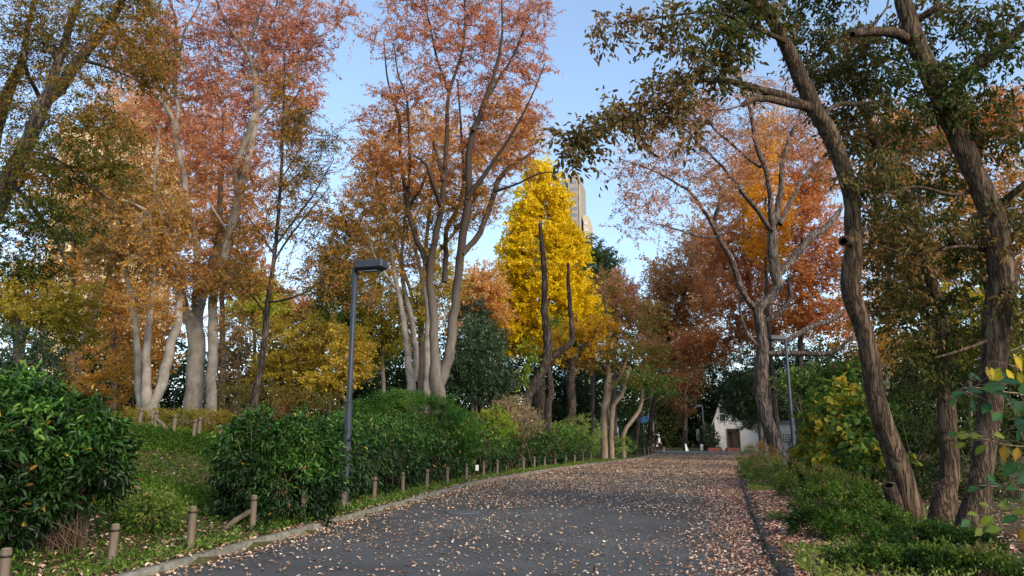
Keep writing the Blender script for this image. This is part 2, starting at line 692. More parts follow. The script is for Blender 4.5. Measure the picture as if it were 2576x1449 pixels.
def shrub(name, label, cat, ells, pal, n=300, cs=0.18, K=3, m=6, ll=0.09, wr=0.4, leafmat=None, stems=25, stem_at=None, fol=None, group=None, shell=0.13, stem_r=0.008, inner=0.15, stem_mat=None):
    seed = sum(ord(ch) * (i + 1) for i, ch in enumerate(label)) % 100003
    C, outw = sample_clusters(ells, n, shell, 0.24)
    if inner:
        C2, o2 = sample_clusters(ells, int(n * inner), 0.4)
        C, outw = np.concatenate([C, C2]), np.concatenate([outw, o2])
    gz = zg(C[:, 0], C[:, 1])
    keep = C[:, 2] > gz + 0.04
    # drop clusters deep inside a neighbouring ellipsoid
    for c, r in ells:
        q = (((C - c) / r) ** 2).sum(1)
        keep &= ~((q < 0.45) & (rng.uniform(size=len(C)) < 0.75))
    C, outw = C[keep], outw[keep]
    c0 = np.mean([e[0] for e in ells], 0) if stem_at is None else np.array(stem_at, float)
    base = np.array([c0[0], c0[1], float(zg(c0[0], c0[1]))])
    o = thing(name, label, cat, base, group)
    kw = dict(droop=0.35, up=1.0, outward=outw, spread=0.75, twigs=0, hbias=0.25, odd=0.01)
    kw.update(fol or {})
    V, Q, col, tw = foliage(C, cs, K, m, ll, wr, pal, seed, **kw)
    mesh_quads("foliage", V, Q, leafmat or LEAF_GLOSS, o, col, loc=base)
    if stems:
        qb = QB()
        if tw is not None:
            qb.add(*tw)
        if stem_at is None and len(ells) > 1:
            # creeping rootstock joining the stems just under the soil
            rp = np.array([[c[0], c[1], float(zg(c[0], c[1])) - 0.05] for c, r in ells])
            for a_, b_ in zip(rp[:-1], rp[1:]):
                q = np.linspace(0, 1, 7)[:, None]
                rt = a_ * (1 - q) + b_ * q
                rt[:, 2] = zg(rt[:, 0], rt[:, 1]) - 0.05
                V, Q = tube_arrays(rt, np.full(7, stem_r * 2.5), 5)
                qb.add(V, Q)
        for i in rng.integers(0, len(C), stems):
            e = C[i]
            if stem_at is None:
                j = np.argmin([np.linalg.norm((e - c)[:2]) for c, r in ells])
                bx, by = ells[j][0][:2] + np.clip(rng.normal(size=2), -1.5, 1.5) * ells[j][1][:2] * 0.3
            else:
                bx, by = c0[:2] + rng.normal(size=2) * 0.16
            b = np.array([bx, by, float(zg(bx, by)) - 0.05])
            q = np.linspace(0, 1, 6)[:, None]
            mid = b * (1 - q) + e * q
            mid[:, :2] = b[:2] + (e[:2] - b[:2]) * (q ** 2.2)
            mid[1:-1] += rng.normal(size=(4, 3)) * 0.02
            V, Q = tube_arrays(mid, np.linspace(stem_r * 1.5, stem_r * 0.6, 6), 4)
            qb.add(V, Q)
        V, Q, _ = qb.arrays()
        mesh_quads("stems", V, Q, stem_mat or TWIG, o, smooth=True, loc=base)
    return o


# ------------------------------------------------------------------ world and light
EXPOSURE = 2.32
SUN_EL, SUN_AZ = math.radians(27), math.radians(140)    # azimuth clockwise from +Y (the view direction)
w = bpy.data.worlds.new("World")
scene.world = w
w.use_nodes = True
nt = w.node_tree
bg = nt.nodes["Background"]
sky = nt.nodes.new("ShaderNodeTexSky")
sky.sky_type = "NISHITA"
sky.sun_disc = False
sky.sun_elevation = SUN_EL
sky.sun_rotation = SUN_AZ
sky.air_density = 1.0
sky.dust_density = 0.0
sky.ozone_density = 3.0
gm = nt.nodes.new("ShaderNodeGamma")
gm.inputs[1].default_value = 0.75
nt.links.new(sky.outputs[0], gm.inputs[0])
nt.links.new(gm.outputs[0], bg.inputs[0])
bg.inputs[1].default_value = 0.084
sd = bpy.data.lights.new("sun", "SUN")
sd.energy = 1.1
sd.angle = math.radians(28)
sd.color = (1.0, 0.85, 0.66)
so = bpy.data.objects.new("sun", sd)
COL.objects.link(so)
sdir = Vector((math.sin(SUN_AZ) * math.cos(SUN_EL), math.cos(SUN_AZ) * math.cos(SUN_EL), math.sin(SUN_EL)))
so.rotation_euler = sdir.to_track_quat("Z", "Y").to_euler()

vs = scene.view_settings
vs.view_transform = "Standard"
vs.look = "None"
vs.exposure = EXPOSURE
vs.gamma = 1.0
vs.use_curve_mapping = False
scene.render.engine = "CYCLES"
cy = scene.cycles
cy.max_bounces = 6
cy.diffuse_bounces = 4
cy.glossy_bounces = 2
cy.transmission_bounces = 3
cy.transparent_max_bounces = 4
cy.use_denoising = True
cy.denoiser = "OPENIMAGEDENOISE"
cy.denoising_input_passes = "RGB_ALBEDO_NORMAL"
cy.denoising_prefilter = "ACCURATE"
cy.use_adaptive_sampling = True
cy.adaptive_threshold = 0.02
cy.caustics_reflective = False
cy.caustics_refractive = False
#PART2
# ------------------------------------------------------------------ ground, road, kerbs
def mat_ground():
    m, nt, out = new_mat("soil_and_litter")
    p = principled(nt, 0.9, 0.15)
    nz, cr = noise_ramp(nt, [(0.3, "#3a2f26"), (0.45, "#574636"), (0.58, "#4c4a2a"), (0.72, "#6d5a47")], 2.2, detail=10, rough=0.72)
    n2, cr2 = noise_ramp(nt, [(0.42, (0, 0, 0)), (0.62, (1, 1, 1))], 0.55, detail=6)
    n3, cr3 = noise_ramp(nt, [(0.3, "#2c3718"), (0.7, "#4d5a26")], 9, detail=8)
    mx = nt.nodes.new("ShaderNodeMix")
    mx.data_type = "RGBA"
    nt.links.new(cr2.outputs[0], mx.inputs[0])
    nt.links.new(cr.outputs[0], mx.inputs[6])
    nt.links.new(cr3.outputs[0], mx.inputs[7])
    n4, _ = noise_ramp(nt, [(0, (0, 0, 0)), (1, (1, 1, 1))], 14, detail=8)
    b = nt.nodes.new("ShaderNodeBump")
    b.inputs["Strength"].default_value = 0.7
    b.inputs["Distance"].default_value = 0.05
    nt.links.new(n4.outputs["Fac"], b.inputs["Height"])
    nt.links.new(b.outputs[0], p.inputs["Normal"])
    nt.links.new(mx.outputs[2], p.inputs["Base Color"])
    nt.links.new(p.outputs[0], out.inputs[0])
    return m


def mat_asphalt():
    m, nt, out = new_mat("asphalt")
    p = principled(nt, 0.82, 0.3)
    nz, cr = noise_ramp(nt, [(0.35, "#444443"), (0.5, "#565655"), (0.68, "#757573")], 90, detail=6, rough=0.8)
    n2, cr2 = noise_ramp(nt, [(0.3, "#b9b9b9"), (0.7, "#ffffff")], 0.5, detail=6)
    mx = nt.nodes.new("ShaderNodeMix")
    mx.data_type = "RGBA"
    mx.blend_type = "MULTIPLY"
    mx.inputs[0].default_value = 1.0
    nt.links.new(cr.outputs[0], mx.inputs[6])
    nt.links.new(cr2.outputs[0], mx.inputs[7])
    b = nt.nodes.new("ShaderNodeBump")
    b.inputs["Strength"].default_value = 0.5
    b.inputs["Distance"].default_value = 0.008
    nt.links.new(nz.outputs["Fac"], b.inputs["Height"])
    nt.links.new(b.outputs[0], p.inputs["Normal"])
    nt.links.new(mx.outputs[2], p.inputs["Base Color"])
    nt.links.new(p.outputs[0], out.inputs[0])
    return m


CONC = mat_plain("kerb_concrete", [(0.3, "#4b4942"), (0.5, "#69665d"), (0.7, "#827e75")], 7, 0.9, 0.2, 0.5, 40)
xs = np.concatenate([np.linspace(-900, -60, 14), np.linspace(-55, -22, 34), np.linspace(-21, 30, 205), np.linspace(31, 70, 40), np.linspace(80, 900, 14)])
ysg = np.concatenate([np.linspace(-300, -10, 10), np.linspace(-8, 60, 210), np.linspace(61, 100, 80), np.linspace(105, 160, 12), np.linspace(190, 1500, 12)])
X, Yg = np.meshgrid(xs, ysg)
Z = zg(X, Yg)
nx, ny = len(xs), len(ysg)
i = (np.arange(ny - 1)[:, None] * nx + np.arange(nx - 1)[None, :]).ravel()
ground = mesh_quads("ground", np.stack([X, Yg, Z], -1).reshape(-1, 3), np.stack([i, i + 1, i + nx + 1, i + nx], 1), mat_ground(), smooth=True)
tag(ground, None, kind="structure")

# road strip between the kerbs, then the junction with its arm to the right
yr = np.concatenate([np.linspace(-30, 64, 200)])
nl = 9
rows = []
for y in yr:
    a, b = float(xl(y)) - 0.02, float(xr(y)) + 0.02
    for k in range(nl):
        f = k / (nl - 1)
        rows.append((a + (b - a) * f, y, 0.025 * (1 - (2 * f - 1) ** 2)))
q = (np.arange(len(yr) - 1)[:, None] * nl + np.arange(nl - 1)[None, :]).ravel()
Qr = np.stack([q, q + 1, q + nl + 1, q + nl], 1)
V = np.array(rows)
yj = np.linspace(64, 80, 30)
rj = []
for y in yj:
    a = float(xl(y)) - 0.02 if y < 75 else float(xl(75)) - 0.02 - (y - 75) * 0.4
    for k in range(nl):
        f = k / (nl - 1)
        rj.append((a + (90 - a) * f ** 2, y, 0.0))
n0 = len(V)
q = (np.arange(len(yj) - 1)[:, None] * nl + np.arange(nl - 1)[None, :]).ravel() + n0
V = np.vstack([V, np.array(rj)])
Qr = np.vstack([Qr, np.stack([q, q + 1, q + nl + 1, q + nl], 1)])
road = mesh_quads("road", V, Qr, mat_asphalt(), smooth=True)
tag(road, None, kind="structure")


def kerb(name, pts, side, hs=1.0):
    """swept kerb profile; side +1: body lies to the left of the line"""
    pts = np.array(pts)
    t = np.gradient(pts, axis=0)
    t /= np.linalg.norm(t, axis=1, keepdims=True)
    nrm = np.stack([-t[:, 1], t[:, 0]], 1) * side
    prof = [(0.0, -0.05), (0.006, 0.094), (0.018, 0.108), (0.138, 0.111), (0.15, 0.1), (0.15, -0.05)]
    V, Q = [], []
    m = len(prof)
    for k in range(len(pts) - 1):
        wv = random.uniform(-0.005, 0.005)
        sh = random.uniform(-0.006, 0.006)
        b0 = len(V)
        for f in (0.008, 0.992):
            p_ = pts[k] * (1 - f) + pts[k + 1] * f
            n_ = nrm[k] * (1 - f) + nrm[k + 1] * f
            for d, z in prof:
                c_ = p_ + n_ * (d + sh)
                V.append((c_[0], c_[1], z * hs + wv if z > 0 else z))
        for a in range(m - 1):
            a += b0
            Q.append((a, a + 1, a + m + 1, a + m) if side < 0 else (a, a + m, a + m + 1, a + 1))
        for e in (b0, b0 + m):
            Q.append((e, e + 1, e + 4, e + 5))
            Q.append((e + 1, e + 2, e + 3, e + 4))
    o = mesh_quads(name, V, Q, CONC)
    return tag(o, None, kind="structure")


yk = np.arange(-20, 74.6, 0.6)
kerb("kerb", [(float(xl(y)), y) for y in yk], 1)
yk = np.arange(-20, 63.5, 0.6)
kr = [(float(xr(y)), y) for y in yk]
kr += [(kr[-1][0] + 1.2 * a, kr[-1][1] + 0.5 * (1 - math.exp(-a))) for a in (0.6, 1.3, 2.2, 3.4, 5, 8, 14, 24, 40)]
kerb("kerb", kr, -1, 0.8)
fk = [(5.0 + 1.5 * a, 80.3 + 0.01 * a) for a in range(0, 50)]
kerb("kerb", fk, 1)

# ------------------------------------------------------------------ fallen leaves (too many to count)
DRY = ["#6b4b3b", "#997257", "#bd9a7e", "#ccb49a", "#d6c4ae"]
RED = ["#683f34", "#926452", "#b38a72", "#ccac96", "#d8c2ae"]


def scatter(name, xy, z, ll, pal, vj=0.2, tilt=0.45, base_t=0.55, wr=0.55, mat=None):
    n = len(xy)
    ang = rng.uniform(0, 6.283, n)
    d = np.stack([np.cos(ang), np.sin(ang), rng.normal(size=n) * tilt * 0.5], 1)
    d = norm(d)
    pos = np.stack([xy[:, 0], xy[:, 1], z + 0.004 + rng.uniform(0, 0.012, n)], 1)
    pos[:, 2] += np.maximum(0, -d[:, 2]) * ll
    V, Q, nv = leaf_quads(pos, d, ll * rng.uniform(0.6, 1.35, n), wr, up=4.0, fold=0.16, shape=1)
    t = base_t + rng.normal(size=n) * 0.28
    col = ramp(pal, t) * np.clip(1 + rng.normal(size=(n, 1)) * vj, 0.5, 1.5)
    return V, Q, np.repeat(col, nv, 0)


def road_points(n, y0, y1, fn):
    y = rng.uniform(y0, y1, n)
    a, b = xl(y), xr(np.minimum(y, 63.5))
    f = rng.uniform(0, 1, n)
    x = a + (b - a) * f
    keep = rng.uniform(size=n) < fn(x, y, f, x - a, b - x)
    return x[keep], y[keep]


blot = field(5, 1.1)
blot2 = field(6, 3.0)


def dens(x, y, f, dl, dr):
    p = np.stack([x, y, 0 * x], 1)
    base = 0.17 + 0.30 * sm(9, 26, y) + 0.30 * sm(26, 44, y)
    base = base * (0.72 + 0.45 * blot(p) + 0.25 * blot2(p))
    mid = 1 - 0.45 * np.exp(-((f - 0.62) / 0.22) ** 2) * (1 - sm(18, 40, y))
    base = base * mid
    right = np.exp(-(np.maximum(0, dr - 0.1) / 0.75) ** 2) * 1.0
    left = np.exp(-(np.maximum(0, dl) / 0.3) ** 2) * 0.55
    tail = 1 - 0.75 * sm(54, 60, y)
    return np.clip(base + right + left, 0, 1) * tail


qb = QB()
for (n, y0, y1, l) in ((36000, 5.5, 16, 0.052), (52000, 16, 30, 0.06), (75000, 30, 66, 0.075)):
    x, y = road_points(n, y0, y1, dens)
    dr = xr(np.minimum(y, 63.5)) - x
    z = 0.02 + 0 * x
    mk = rng.uniform(size=len(x)) < np.exp(-(dr / 1.3) ** 2)
    for msk, pal in ((mk, RED), (~mk, DRY)):
        if msk.sum():
            qb.add(*scatter("l", np.stack([x, y], 1)[msk], z[msk], l, pal, base_t=0.5 if pal is RED else 0.5))
V, Q, Cc = qb.arrays()
tag(mesh_quads("fallen_leaves", V, Q, LITTER, None, Cc), "tan and russet fallen leaves scattered over the asphalt, thickest along the right kerb", "leaves", kind="stuff")

qb = QB()
# right verge strewn with russet leaves, left bank with brown ones
y = rng.uniform(5.5, 40, 60000)
d = rng.exponential(1.6, 60000)
x = xr(y) + 0.16 + d
ok = (d < 9) & (rng.uniform(size=60000) < 0.35 + 0.65 * np.exp(-y / 18))
qb.add(*scatter("l", np.stack([x, y], 1)[ok], zg(x[ok], y[ok]), 0.075, RED, base_t=0.45))
y = 5.5 + 24.5 * rng.uniform(0, 1, 60000) ** 1.3
d = rng.uniform(0.16, 10, 60000)
x = xl(y) - d
ok = rng.uniform(size=60000) < (0.45 + 0.5 * np.exp(-d / 1.6)) * np.maximum(0.5, 0.7 + 0.6 * blot2(np.stack([x, y, 0 * x], 1)))
qb.add(*scatter("l", np.stack([x, y], 1)[ok], zg(x[ok], y[ok]) + 0.01, 0.075, DRY, base_t=0.42))
y = rng.uniform(6, 50, 600)
qb.add(*scatter("l", np.stack([xr(y) + rng.uniform(0.02, 0.17, 600), y], 1), np.full(600, 0.094), 0.06, RED, base_t=0.5))
y = rng.uniform(6, 50, 500)
qb.add(*scatter("l", np.stack([xl(y) - rng.uniform(0.02, 0.17, 500), y], 1), np.full(500, 0.115), 0.06, DRY, base_t=0.5))
V, Q, Cc = qb.arrays()
tag(mesh_quads("leaf_litter", V, Q, LITTER, None, Cc), "brown and russet leaf litter lying on the verges behind both kerbs", "leaves", kind="stuff")

# ------------------------------------------------------------------ low green ground cover
GREEN = ["#22340f", "#345018", "#47681f", "#5f7e2a", "#7d8f3c"]


def herb(x, y, h, ll, pal, K=4, m=2, wr=0.4, droop=0.1):
    C = np.stack([x, y, zg(x, y) + h], 1)
    out = np.tile(np.array([0, 0, 0.9]), (len(C), 1))
    V, Q, col, _ = foliage(C, 0.07, K, m, ll, wr, pal, 31, droop=droop, up=1.2, hbias=0, tn=0.35, tj=0.16, vj=0.25, outward=out, spread=0.9, nscale=1.5)
    return V, Q, col


qb = QB()
n = 70000
y = rng.uniform(7, 24, n)
d = rng.uniform(0.2, 11, n)
x = xl(y) - d
nf = field(77, 0.9)(np.stack([x, y, 0 * x], 1))
ok = rng.uniform(size=n) < np.clip(0.3 + 0.6 * nf + 0.25 * sm(2, 6, d), 0.16, 0.95) * (0.25 + 0.75 * sm(1.0, 3.0, d)) * (0.45 + 0.55 * sm(8, 13, y))
qb.add(*herb(x[ok], y[ok], 0.035, 0.065, GREEN))
n = 1700
y = rng.uniform(6, 48, n)
d = rng.exponential(0.35, n) + 0.16
x = xl(y) - d
qb.add(*herb(x, y, 0.03, 0.07, ["#4d6b25", "#6f8f34", "#93a848"], wr=0.25))
n = 3600
y = rng.uniform(6, 34, n)
d = rng.exponential(1.2, n) + 0.2
x = xr(y) + d
nf = field(78, 0.8)(np.stack([x, y, 0 * x], 1))
ok = nf > 0.05
qb.add(*herb(x[ok], y[ok], 0.035, 0.06, ["#4c6425", "#73863a", "#9aa050"]))
V, Q, Cc = qb.arrays()
tag(mesh_quads("ground_cover", V, Q, LEAF, None, Cc), "low green weeds and grass growing through the leaf litter", "ground cover", kind="stuff")

# ------------------------------------------------------------------ timber posts
WOOD = mat_bark("post_wood", [(0.3, "#463c31"), (0.52, "#65594b"), (0.75, "#7d7062")], 9, (1, 1, 0.12), 0.5, dist=0.01)
WOODTOP = mat_plain("post_end_grain", [(0.3, "#7b6d5a"), (0.7, "#9a8c78")], 30, 0.9, 0.2, 0.3)
DARKW = mat_plain("dark_wire", [(0.3, "#2a2520"), (0.7, "#3d362f")], 20, 0.6, 0.4, metal=0.6)


def lathe(prof, k=14, lump=0.0):
    ang = np.linspace(0, 2 * np.pi, k, endpoint=False)
    V = []
    for j, (r, z) in enumerate(prof):
        for a in ang:
            rr = r * (1 + lump * math.sin(3 * a + 5 * z) + lump * 0.6 * math.sin(5 * a + 1.3))
            V.append((rr * math.cos(a), rr * math.sin(a), z))
    m = len(prof)
    Q = [(j * k + i, j * k + (i + 1) % k, (j + 1) * k + (i + 1) % k, (j + 1) * k + i) for j in range(m - 1) for i in range(k)]
    return V, Q


def make_post(label, loc, h=0.6, brace=None, lean=(0, 0), r=0.055):
    o = thing("timber_post", label, "post", loc, "timber posts of the low wire fences")
    V, Q = lathe([(r * 1.02, -0.25), (r, 0.1), (r * 0.98, h * 0.6), (r * 0.97, h - 0.015), (r * 0.86, h - 0.001)], 14, 0.03)
    V = [(x + lean[0] * z, y + lean[1] * z, z) for x, y, z in V]
    mesh_quads("shaft", V, Q, WOOD, o, smooth=True)
    V, Q = lathe([(r * 0.86, h - 0.001), (r * 0.4, h + 0.006), (0.001, h + 0.008)], 14, 0.03)
    V = [(x + lean[0] * z, y + lean[1] * z, z) for x, y, z in V]
    mesh_quads("end_grain", V, Q, WOODTOP, o, smooth=True)
    V, Q = lathe([(r * 0.99, h - 0.085), (r * 1.09, h - 0.08), (r * 1.09, h - 0.066), (r * 0.99, h - 0.06)], 14, 0.03)
    V = [(x + lean[0] * z, y + lean[1] * z, z) for x, y, z in V]
    mesh_quads("wire_band", V, Q, DARKW, o)
    if brace:
        b = MB()
        b.tube([(0.0, 0.0, h * 0.62), (brace[0] * 0.5, brace[1] * 0.5, h * 0.34), (brace[0], brace[1], -0.05)], [0.042, 0.044, 0.045], 10)
        b.build("brace", WOOD, o, smooth=True)
    return o


ROWP = [(5, 1500, "timber post cut by the left picture edge, in front of the big leafy bush"),
        (278, 1425, "timber post standing alone in leaf litter at the foot of the big leafy bush"),
        (478, 1388, "timber post in front of the low sprouting weeds, left of the braced post"),
        (634, 1341, "timber kerbside post with a slanting brace leaning on its left side"),
        (760, 1316, "timber post at the right foot of the round dark bush"),
        (863, 1287, "timber post standing at the foot of the tall grey lamp post"),
        (940, 1266, "first timber post right of the tall lamp post, along the hedge"),
        (1012, 1246, "second timber post right of the tall lamp post, along the hedge"),
        (1072, 1234, "third timber post right of the tall lamp, half sunk in hedge leaves"),
        (1124, 1225, "timber hedge post midway between the tall lamp and the white tag"),
        (1172, 1211, "timber post just left of the small white tag under the hedge"),
        (1215, 1202, "timber post just right of the small white tag under the hedge"),
        (1250, 1196, "short looking timber post in hedge shade, second right of the white tag"),
        (1316, 1185, "timber post third right of the white tag, below the hedge"),
        (1343, 1181, "timber post fourth right of the white tag, below the hedge"),
        (1369, 1176, "timber post fifth right of the white tag, below the browning hedge"),
        (1396, 1172, "timber post sixth right of the white tag, below the browning hedge"),
        (1422, 1169, "timber post seventh right of the white tag, below pale green leaves"),
        (1445, 1166, "timber post eighth right of the white tag, below pale green leaves"),
        (1466, 1163, "last but one timber post of the hedge row before the low dark plants"),
        (1486, 1161, "last timber post of the hedge row, beside the low dark plants"),
        (1621, 1146, "far pale timber post under the clipped round bush, leftmost of four"),
        (1631, 1145, "far pale timber post under the clipped round bush, second of four"),
        (1640, 1143, "far pale timber post under the clipped round bush, third of four"),
        (1647, 1141, "far pale timber post nearest the person, at the end of the bed")]
posts = []
for k, (px, py, lab) in enumerate(ROWP):
    g = G(px, py, 0.1)
    z = float(zg(g[0], g[1]))
    g = G(px, py, z)
    h = 0.44 if k == 0 else 0.48 if k == 1 else 0.58 if k < 21 else 0.7
    br = (-0.55, -0.05) if k == 3 else None
    make_post(lab, (g[0], g[1], z), h, br, (random.uniform(-.03, .03), random.uniform(-.02, .02)), 0.051 if k < 13 else 0.056)
    posts.append((g[0], g[1], z + h - 0.07))
BACKP = [(346, 20.2, None, (0.09, 0), "timber post on top of the grassy bank, leaning, leftmost of the bank posts"),
         (388, 20.0, (0.52, -0.25), (0, 0), "timber post on top of the grassy bank with a slanting brace on its right"),
         (435, 19.9, None, (0.03, 0), "timber bank post on the slope below the small far lamp"),
         (486, 20.0, None, (0.05, 0), "left one of the close pair of bank posts below the thickest pale trunk"),
         (499, 20.8, None, (0.02, 0), "right one of the close pair of bank posts below the thickest pale trunk"),
         (553, 20.4, None, (0, 0), "short timber bank post beside the round dark bush, half hidden")]
back = []
for px, Y, br, ln, lab in BACKP:
    p = P(px, 1098, Y)
    z = float(zg(p[0], p[1]))
    make_post(lab, (p[0], p[1], z), 0.56, br, ln, 0.055)
    back.append((p[0], p[1], z + 0.49))
mb = MB()
for row in (posts[:21], back):
    for a, b in zip(row[:-1], row[1:]):
        pts = [(a[0] + (b[0] - a[0]) * f, a[1] + (b[1] - a[1]) * f, a[2] + (b[2] - a[2]) * f - 0.03 * 4 * f * (1 - f)) for f in (0, 0.25, 0.5, 0.75, 1)]
        if row is back or a is not None:
            mb.tube(pts, [0.0022] * 5, 4)
    if row is not back:
        o = mb.build("wire", DARKW)
        tag(o, "thin dark wire strung along the kerbside timber posts", "wire")
    else:
        o = mb.build("wire", DARKW)
        tag(o, "thin dark wire strung along the timber posts on the bank", "wire")
    mb = MB()

# small white tag hanging on the wire
WHITE = mat_plain("white_paint", [(0.3, "#c9c9c2"), (0.7, "#e2e2dc")], 10, 0.5, 0.4)
p = (np.array(posts[10]) * 0.38 + np.array(posts[11]) * 0.62)
mb = MB()
mb.box((p[0], p[1] - 0.02, p[2] - 0.11), (0.115, 0.008, 0.2), 0.1)
tg = mb.build("white_tag", WHITE)
tag(tg, "small blank white tag hanging on the wire under the hedge", "tag")

# ------------------------------------------------------------------ street lamps
STEEL = mat_plain("lamp_steel", [(0.3, "#2b2f36"), (0.7, "#3a4049")], 3, 0.5, 0.4, 0.05, 60)
STEELD = mat_plain("lamp_underside", [(0.3, "#24272c"), (0.7, "#30343a")], 5, 0.5, 0.4)
LENS = mat_plain("lamp_lens", [(0.3, "#8d949c"), (0.7, "#a7adb4")], 5, 0.25, 0.5)


def make_lamp(label, loc, H=5.4, rz=0.0, collar=0.42):
    o = thing("street_lamp", label, "lamp", loc, "street lamps of the park")
    o.rotation_euler = (0, 0, rz)
    V, Q = lathe([(0.09, -0.3), (0.09, H * collar - 0.03)], 18)
    V2, Q2 = lathe([(0.067, H * collar), (0.064, H - 0.02), (0.03, H)], 18)
    V3, Q3 = lathe([(0.001, H), (0.03, H)], 18)
    qb = QB()
    for v, q_ in ((V, Q), (V2, Q2)):
        qb.add(np.array(v), np.array(q_))
    V, Q, _ = qb.arrays()
    pole = mesh_quads("pole", V, Q, STEEL, o, smooth=True)
    V, Q = lathe([(0.09, H * collar - 0.035), (0.097, H * collar - 0.03), (0.097, H * collar), (0.066, H * collar + 0.02)], 18)
    mesh_quads("collar", V, Q, STEEL, pole)
    V, Q = lathe([(0.19, -0.2), (0.19, 0.05), (0.17, 0.07), (0.09, 0.07)], 18)
    mesh_quads("footing", V, Q, CONC, o)
    # head: box with rounded edges, tapering underside
    mb = MB()
    mb.box((0.42, 0, H + 0.02), (0.7, 0.36, 0.2), 0, 0.025)
    mb.box((0.03, 0, H - 0.02), (0.1, 0.09, 0.1), 0, 0.01)
    hd = mb.build("lamp_head", STEEL, o)
    mb = MB()
    z0, z1 = H - 0.081, H - 0.125
    top = [(0.085, -0.165), (0.755, -0.165), (0.755, 0.165), (0.085, 0.165)]
    bot = [(0.2, -0.11), (0.62, -0.11), (0.62, 0.11), (0.2, 0.11)]
    mb.add([(x, y, z0) for x, y in top] + [(x, y, z1) for x, y in bot], [(0, 1, 5, 4), (1, 2, 6, 5), (2, 3, 7, 6), (3, 0, 4, 7), (0, 3, 2, 1)])
    mb.build("hood", STEELD, hd)
    mb = MB()
    mb.box((0.41, 0, z1 - 0.008), (0.4, 0.2, 0.014))
    mb.build("lens", LENS, hd)
    return o


p = G(866, 1268, 0.12)
make_lamp("tall grey steel lamp post rising out of the clipped hedge, its head over the path", (p[0], p[1], float(zg(p[0], p[1]))), 5.45, -0.28)
p = G(2001, 1186, 0.12)
make_lamp("grey steel lamp post on the right verge beside the forked cherry trunk", (p[0], p[1], float(zg(p[0], p[1]))), 5.75, math.pi + 0.15)
p = P(434, 1060, 62)
make_lamp("small far lamp post left of the thickest pale trunk, beyond the bank", (p[0], p[1], float(zg(p[0], p[1]))), 4.75, 0.0)
p = P(1784, 1130, 79)
make_lamp("farthest lamp post, beside the white gabled cottage", (p[0], p[1] + 2, 0.02), 4.9, math.pi)

# manhole cover
mb = MB()
g = G(1166, 1288, 0.02)
V, Q = lathe([(0.001, 0.012), (0.36, 0.012), (0.385, 0.008), (0.385, -0.02)], 28)
IRON = mat_plain("cover_iron", [(0.3, "#4a4f52"), (0.7, "#686e71")], 40, 0.45, 0.5, 0.4, 60, metal=0.3)
mc = mesh_quads("manhole_cover", np.array(V) + np.array([g[0], g[1], 0.018]), Q, IRON)
tag(mc, "round grey metal manhole cover set in the asphalt", "manhole cover")
# ------------------------------------------------------------------ white cottage
PLASTER = mat_plain("white_plaster", [(0.3, "#b9b9b6"), (0.6, "#d2d2cf"), (0.8, "#dcdcd8")], 1.2, 0.85, 0.2, 0.1, 40)
TAN = mat_plain("tan_render", [(0.3, "#8f8069"), (0.7, "#a6957c")], 1.5, 0.85, 0.2)
ROOFM = mat_plain("grey_roof", [(0.3, "#77797b"), (0.7, "#93979a")], 4, 0.7, 0.3)
GLASS = mat_plain("window_dark", [(0.3, "#20262b"), (0.7, "#39434a")], 3, 0.15, 0.6)
WOODD = mat_plain("brown_wood", [(0.3, "#584338"), (0.7, "#6f5648")], 4, 0.7, 0.3)
HY = 81.0


def W2(px, py):
    p = P(px, py, HY)
    return p[0], p[2]


b0 = P(1796, 1132, HY)
house = thing("cottage", "small white gabled cottage with a long flat side wing beyond the junction", "building", (b0[0], HY, 0))
g0 = -0.3
xl_, zE = W2(1796, 1056)
xa, za = W2(1817, 996)
xr_, _ = W2(1864, 1058)
xd0, zd = W2(1826, 1078)
xd1, _ = W2(1857, 1078)
mb = MB()
mb.prism([(xl_, g0), (xd0, g0), (xd0, zd), (xl_, zd)], HY, HY + 7)
mb.prism([(xd1, g0), (xr_, g0), (xr_, zd), (xd1, zd)], HY, HY + 7)
mb.prism([(xl_, zd + 0.002), (xr_, zd + 0.002), (xr_, zE), (xa, za), (xl_, zE)], HY, HY + 7)
gl = [(-b0[0], -HY, 0)]
HL = (b0[0], HY, 0)
house.rotation_euler = (0, 0, -0.27)
wall = mb.build("wall", PLASTER, house, HL)
mb = MB()
mb.box(((xd0 + xd1) / 2, HY + 1.3, zd / 2 - 0.2), (xd1 - xd0 - 0.01, 0.1, zd + 0.2))
mb.build("porch_wall", TAN, house, HL)
mb = MB()
mb.box((xd0 + 0.32, HY + 1.2, 1.0), (0.5, 0.06, 2.1))
dr_ = mb.build("door", WOODD, house, HL)
mb = MB()
mb.box((xd0 + 0.5, HY + 1.15, 1.0), (0.03, 0.05, 0.14))
mb.build("handle", STEELD, dr_, HL)
mb = MB()
mb.box((xd0 + 0.03, HY - 0.03, zd / 2 - 0.1), (0.1, 0.1, zd))
mb.box((xd0 + 0.55, HY - 0.02, zd - 0.06), (1.15, 0.09, 0.11))
mb.build("door_frame", WOODD, house, HL)
mb = MB()
t = 0.14
for (xa0, za0, xb0, zb0) in ((xl_ - 0.22, zE - 0.62, xa, za), (xa, za, xr_ + 0.3, zE - 0.38)):
    dx, dz = xb0 - xa0, zb0 - za0
    ln = math.hypot(dx, dz)
    nx_, nz_ = -dz / ln * t, dx / ln * t
    mb.prism([(xa0, za0 + 0.01), (xb0, zb0 + 0.01), (xb0 + nx_, zb0 + nz_), (xa0 + nx_, za0 + nz_)], HY - 0.25, HY + 7.2)
mb.build("roof", ROOFM, house, HL)
wx0, wz0 = W2(1809, 1060)
wx1, wz1 = W2(1820, 1022)
mb = MB()
mb.box(((wx0 + wx1) / 2, HY - 0.01, (wz0 + wz1) / 2), (wx1 - wx0, 0.05, wz1 - wz0))
